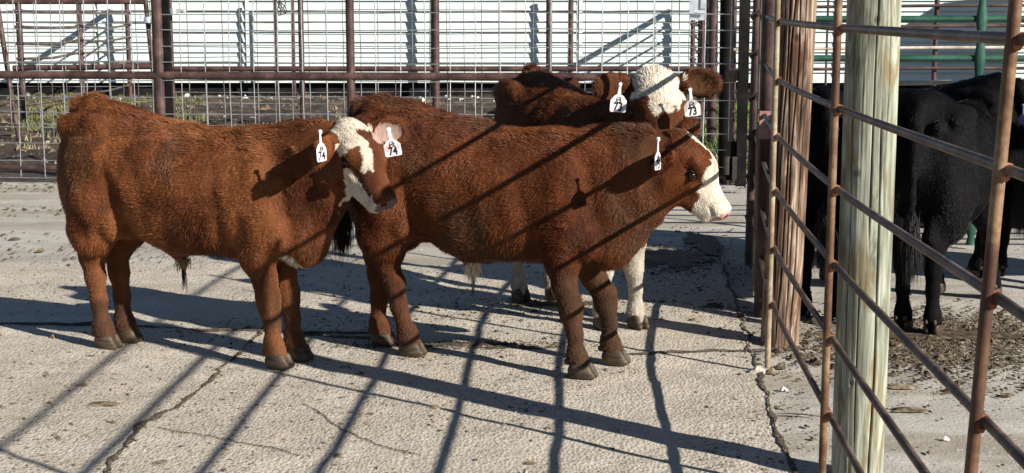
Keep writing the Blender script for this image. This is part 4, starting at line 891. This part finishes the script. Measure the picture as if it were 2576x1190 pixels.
# calf at the left (tag 74)
tA, yA = calf_root('calf', -1.847, 6.413, (.852, -.363), 'reddish brown calf at the left with white forehead and number 74 ear tags', 'calf', GC)
RA_ = head_R(-37, 59, yA); HA = loc_of(tA, yA, at(899, 291, 5.86))
ea = [ldir(yA, (-.30, -.80, -.50)), ldir(yA, (.97, .08, .06))]
build_calf(tA, dict(seed=1, switch=0, tail=[(-.14, 0, 1.10), (-.178, 0, 1.0), (-.186, 0, .86), (-.17, 0, .70)], coat='b', tint=(1.14, 1.08, 1.0), head=HA, R=RA_, L=.395, face=faceA, smax=1.72, nose=(.20, .16, .16), poll=.8,
    legs=[(.925, -.082, .885, -1, 'f'), (.928, .078, .895, 1, 'f'), (-.007, -.069, -.06, -1, 'r'), (.007, .069, -.03, 1, 'r')],
    ears=[(ea[0], .175, (0, 0, 1)), (ea[1], .20, (0, 0, 1))], earin=[(.16, .07, .035), (.50, .34, .28)],
    spots=[((1.0, -.07, .47), (.035, .05, .045), (.5, .42, .34))]))
ear_tag(tA, yA, at(808, 383, 5.66), (.80, -.60, 0), .060, .082, '74', .05, 4)
ear_tag(tA, yA, at(987, 372, 5.60), (-.05, -1, -.05), .074, .074, '74', .045, 10, stain=True)
# calf in the middle
tB, yB = calf_root('calf', -.537, 6.31, (.9, -.385), 'dark reddish brown calf in the middle with white muzzle and pink nose in profile', 'calf', GC)
RB_ = head_R(-7, 62, yB); HB = loc_of(tB, yB, at(1740, 328, 5.83))
eb = [ldir(yB, (-.62, -.60, -.42)), ldir(yB, (.50, .30, .62))]
stB = [(s_, zt+(.025 if s_ < .15 else .012), zb+(-.01 if .2 < s_ < .8 else 0), hw) for s_, zt, zb, hw in STD]
build_calf(tB, dict(seed=2, coat='b', tint=(.80, .68, .62), st=stB, head=HB, R=RB_, L=.375, face=faceB, smax=1.80, nose=(.66, .36, .32), poll=1.1,
    legs=[(.954, -.144, .905, -1, 'f'), (1.004, .143, .97, 1, 'f'), (.106, -.062, .005, -1, 'r'), (-.106, .061, -.12, 1, 'r')],
    ears=[(eb[0], .15, (0, 0, 1)), (eb[1], .15, (1, 0, 0))], sheathcol=(.62, .52, .38), shl=.07,
    tail=[(-.16, 0, 1.10), (-.215, .0, 1.02), (-.235, 0, .86), (-.245, 0, .74), (-.265, 0, .64)],
    spots=[((.40, 0, .42), (.04, .05, .035), (.62, .52, .38))]))
ear_tag(tB, yB, at(1654, 405, 5.55), (.85, -.50, 0), .060, .078, '75', .055, 0)
# calf behind
tC, yC = calf_root('calf', .13, 7.5, (.36, -.7), 'white faced brown calf behind the others looking at the camera with number 73 tags', 'calf', GC)
RC_ = head_R(-84, 68, yC); HC = loc_of(tC, yC, at(1656, 160, 6.42))
ec = [ldir(yC, (-.93, -.30, -.12)), ldir(yC, (.96, -.25, -.02))]
stC = [(s_*.93, zt*1.09+.0, zb*1.09, hw*1.08) for s_, zt, zb, hw in STD]; stC[-2:] = [(1.04, 1.17, .75, .12), (1.10, 1.19, .85, .10)]
build_calf(tC, dict(seed=3, coat='b', tint=(.85, .80, .75), st=stC, zs=1.09, sw=1.05, head=HC, R=RC_, L=.47, face=faceC, smax=1.62, ztop=1.46, poll=1.35, nose=(.6, .36, .33), earin=[(.13, .058, .027)]*2, sheath=0,
    legs=[(.80, -.06, .80, -1, 'f'), (.86, .10, .84, 1, 'f'), (-.02, -.09, -.10, -1, 'r'), (.03, .09, -.04, 1, 'r')], hairs=120000, neck=(.90, 0, .95),
    ears=[(ec[0], .20, (0, 0, 1)), (ec[1], .215, (0, 0, 1))],
    spots=[((.80, -.06, .2), (.1, .09, .28), (.52, .46, .38)), ((.86, .10, .2), (.1, .09, .28), (.52, .46, .38)), ((-.05, -.09, .2), (.14, .085, .26), (.5, .44, .36)), ((0, .09, .2), (.14, .085, .26), (.5, .44, .36))]))
ear_tag(tC, yC, at(1555, 350-90, 6.18), (.1, -1, -.1), .078, .085, '73', .05, -4)
ear_tag(tC, yC, at(1741, 272, 6.22), (-.05, -1, -.1), .078, .08, '73', .05, 8)

# black calves behind the panel
GB = 'black calves behind the wooden posts'
def black_spec(seed): 
    return dict(seed=seed, coat='black', head=np.array([1.38, 0., 1.0]), R=head_R(0, 45, 0), L=.38, face=None, smax=1.85, h=.011, hairs=60000, swirl=.45, hl=.6, noeyes=False,
        legs=[(1.06, -.15, .99, -1, 'f'), (1.05, .15, .99, 1, 'f'), (-.03, -.075, -.08, -1, 'r'), (.0, .075, -.06, 1, 'r')],
        ears=[((-.3, -.9, 0), .14, (0, 0, 1)), ((-.3, .9, 0), .14, (0, 0, 1))], st=[(s_, zt*1.03, zb*1.03, hw*1.06) for s_, zt, zb, hw in STD], sw=1.06, switchcol=(.008, .007, .007))
tD, yD = calf_root('calf', 1.975, 6.69, (.53, .94), 'black calf seen from behind with hanging tail right of the pale post', 'calf', GB)
build_calf(tD, black_spec(5))
tD.scale = (1.0,)*3
def copy_tree(o, parent=None):
    c = o.copy(); COL.objects.link(c); c.parent = parent
    for ch in list(o.children): copy_tree(ch, c)
    return c
def place(x, y, ax, sc, lab):
    c = copy_tree(tD); c.location = (x, y, 0); c.rotation_euler = (0, 0, math.atan2(ax[1], ax[0])); c.scale = (sc,)*3; c['label'] = lab; return c
place(1.56, 7.03, (.12, 1.0), 1.0, 'black calf mostly hidden between the brown wooden post and the pale post')
tF = place(2.78, 8.15, (-.55, .83), 1.02, 'black calf standing side on behind the black rump with its tail head raised')
tG = place(4.28, 7.75, (-1.0, -.05), 1.0, 'black calf at the right edge of the frame with a blue ear tag')
ear_tag(tG, math.atan2(-.05, -1.0), at(2571, 300, 7.55), (-.9, -.4, 0), .05, .06, '', .05, 0, 'blue tag plastic')
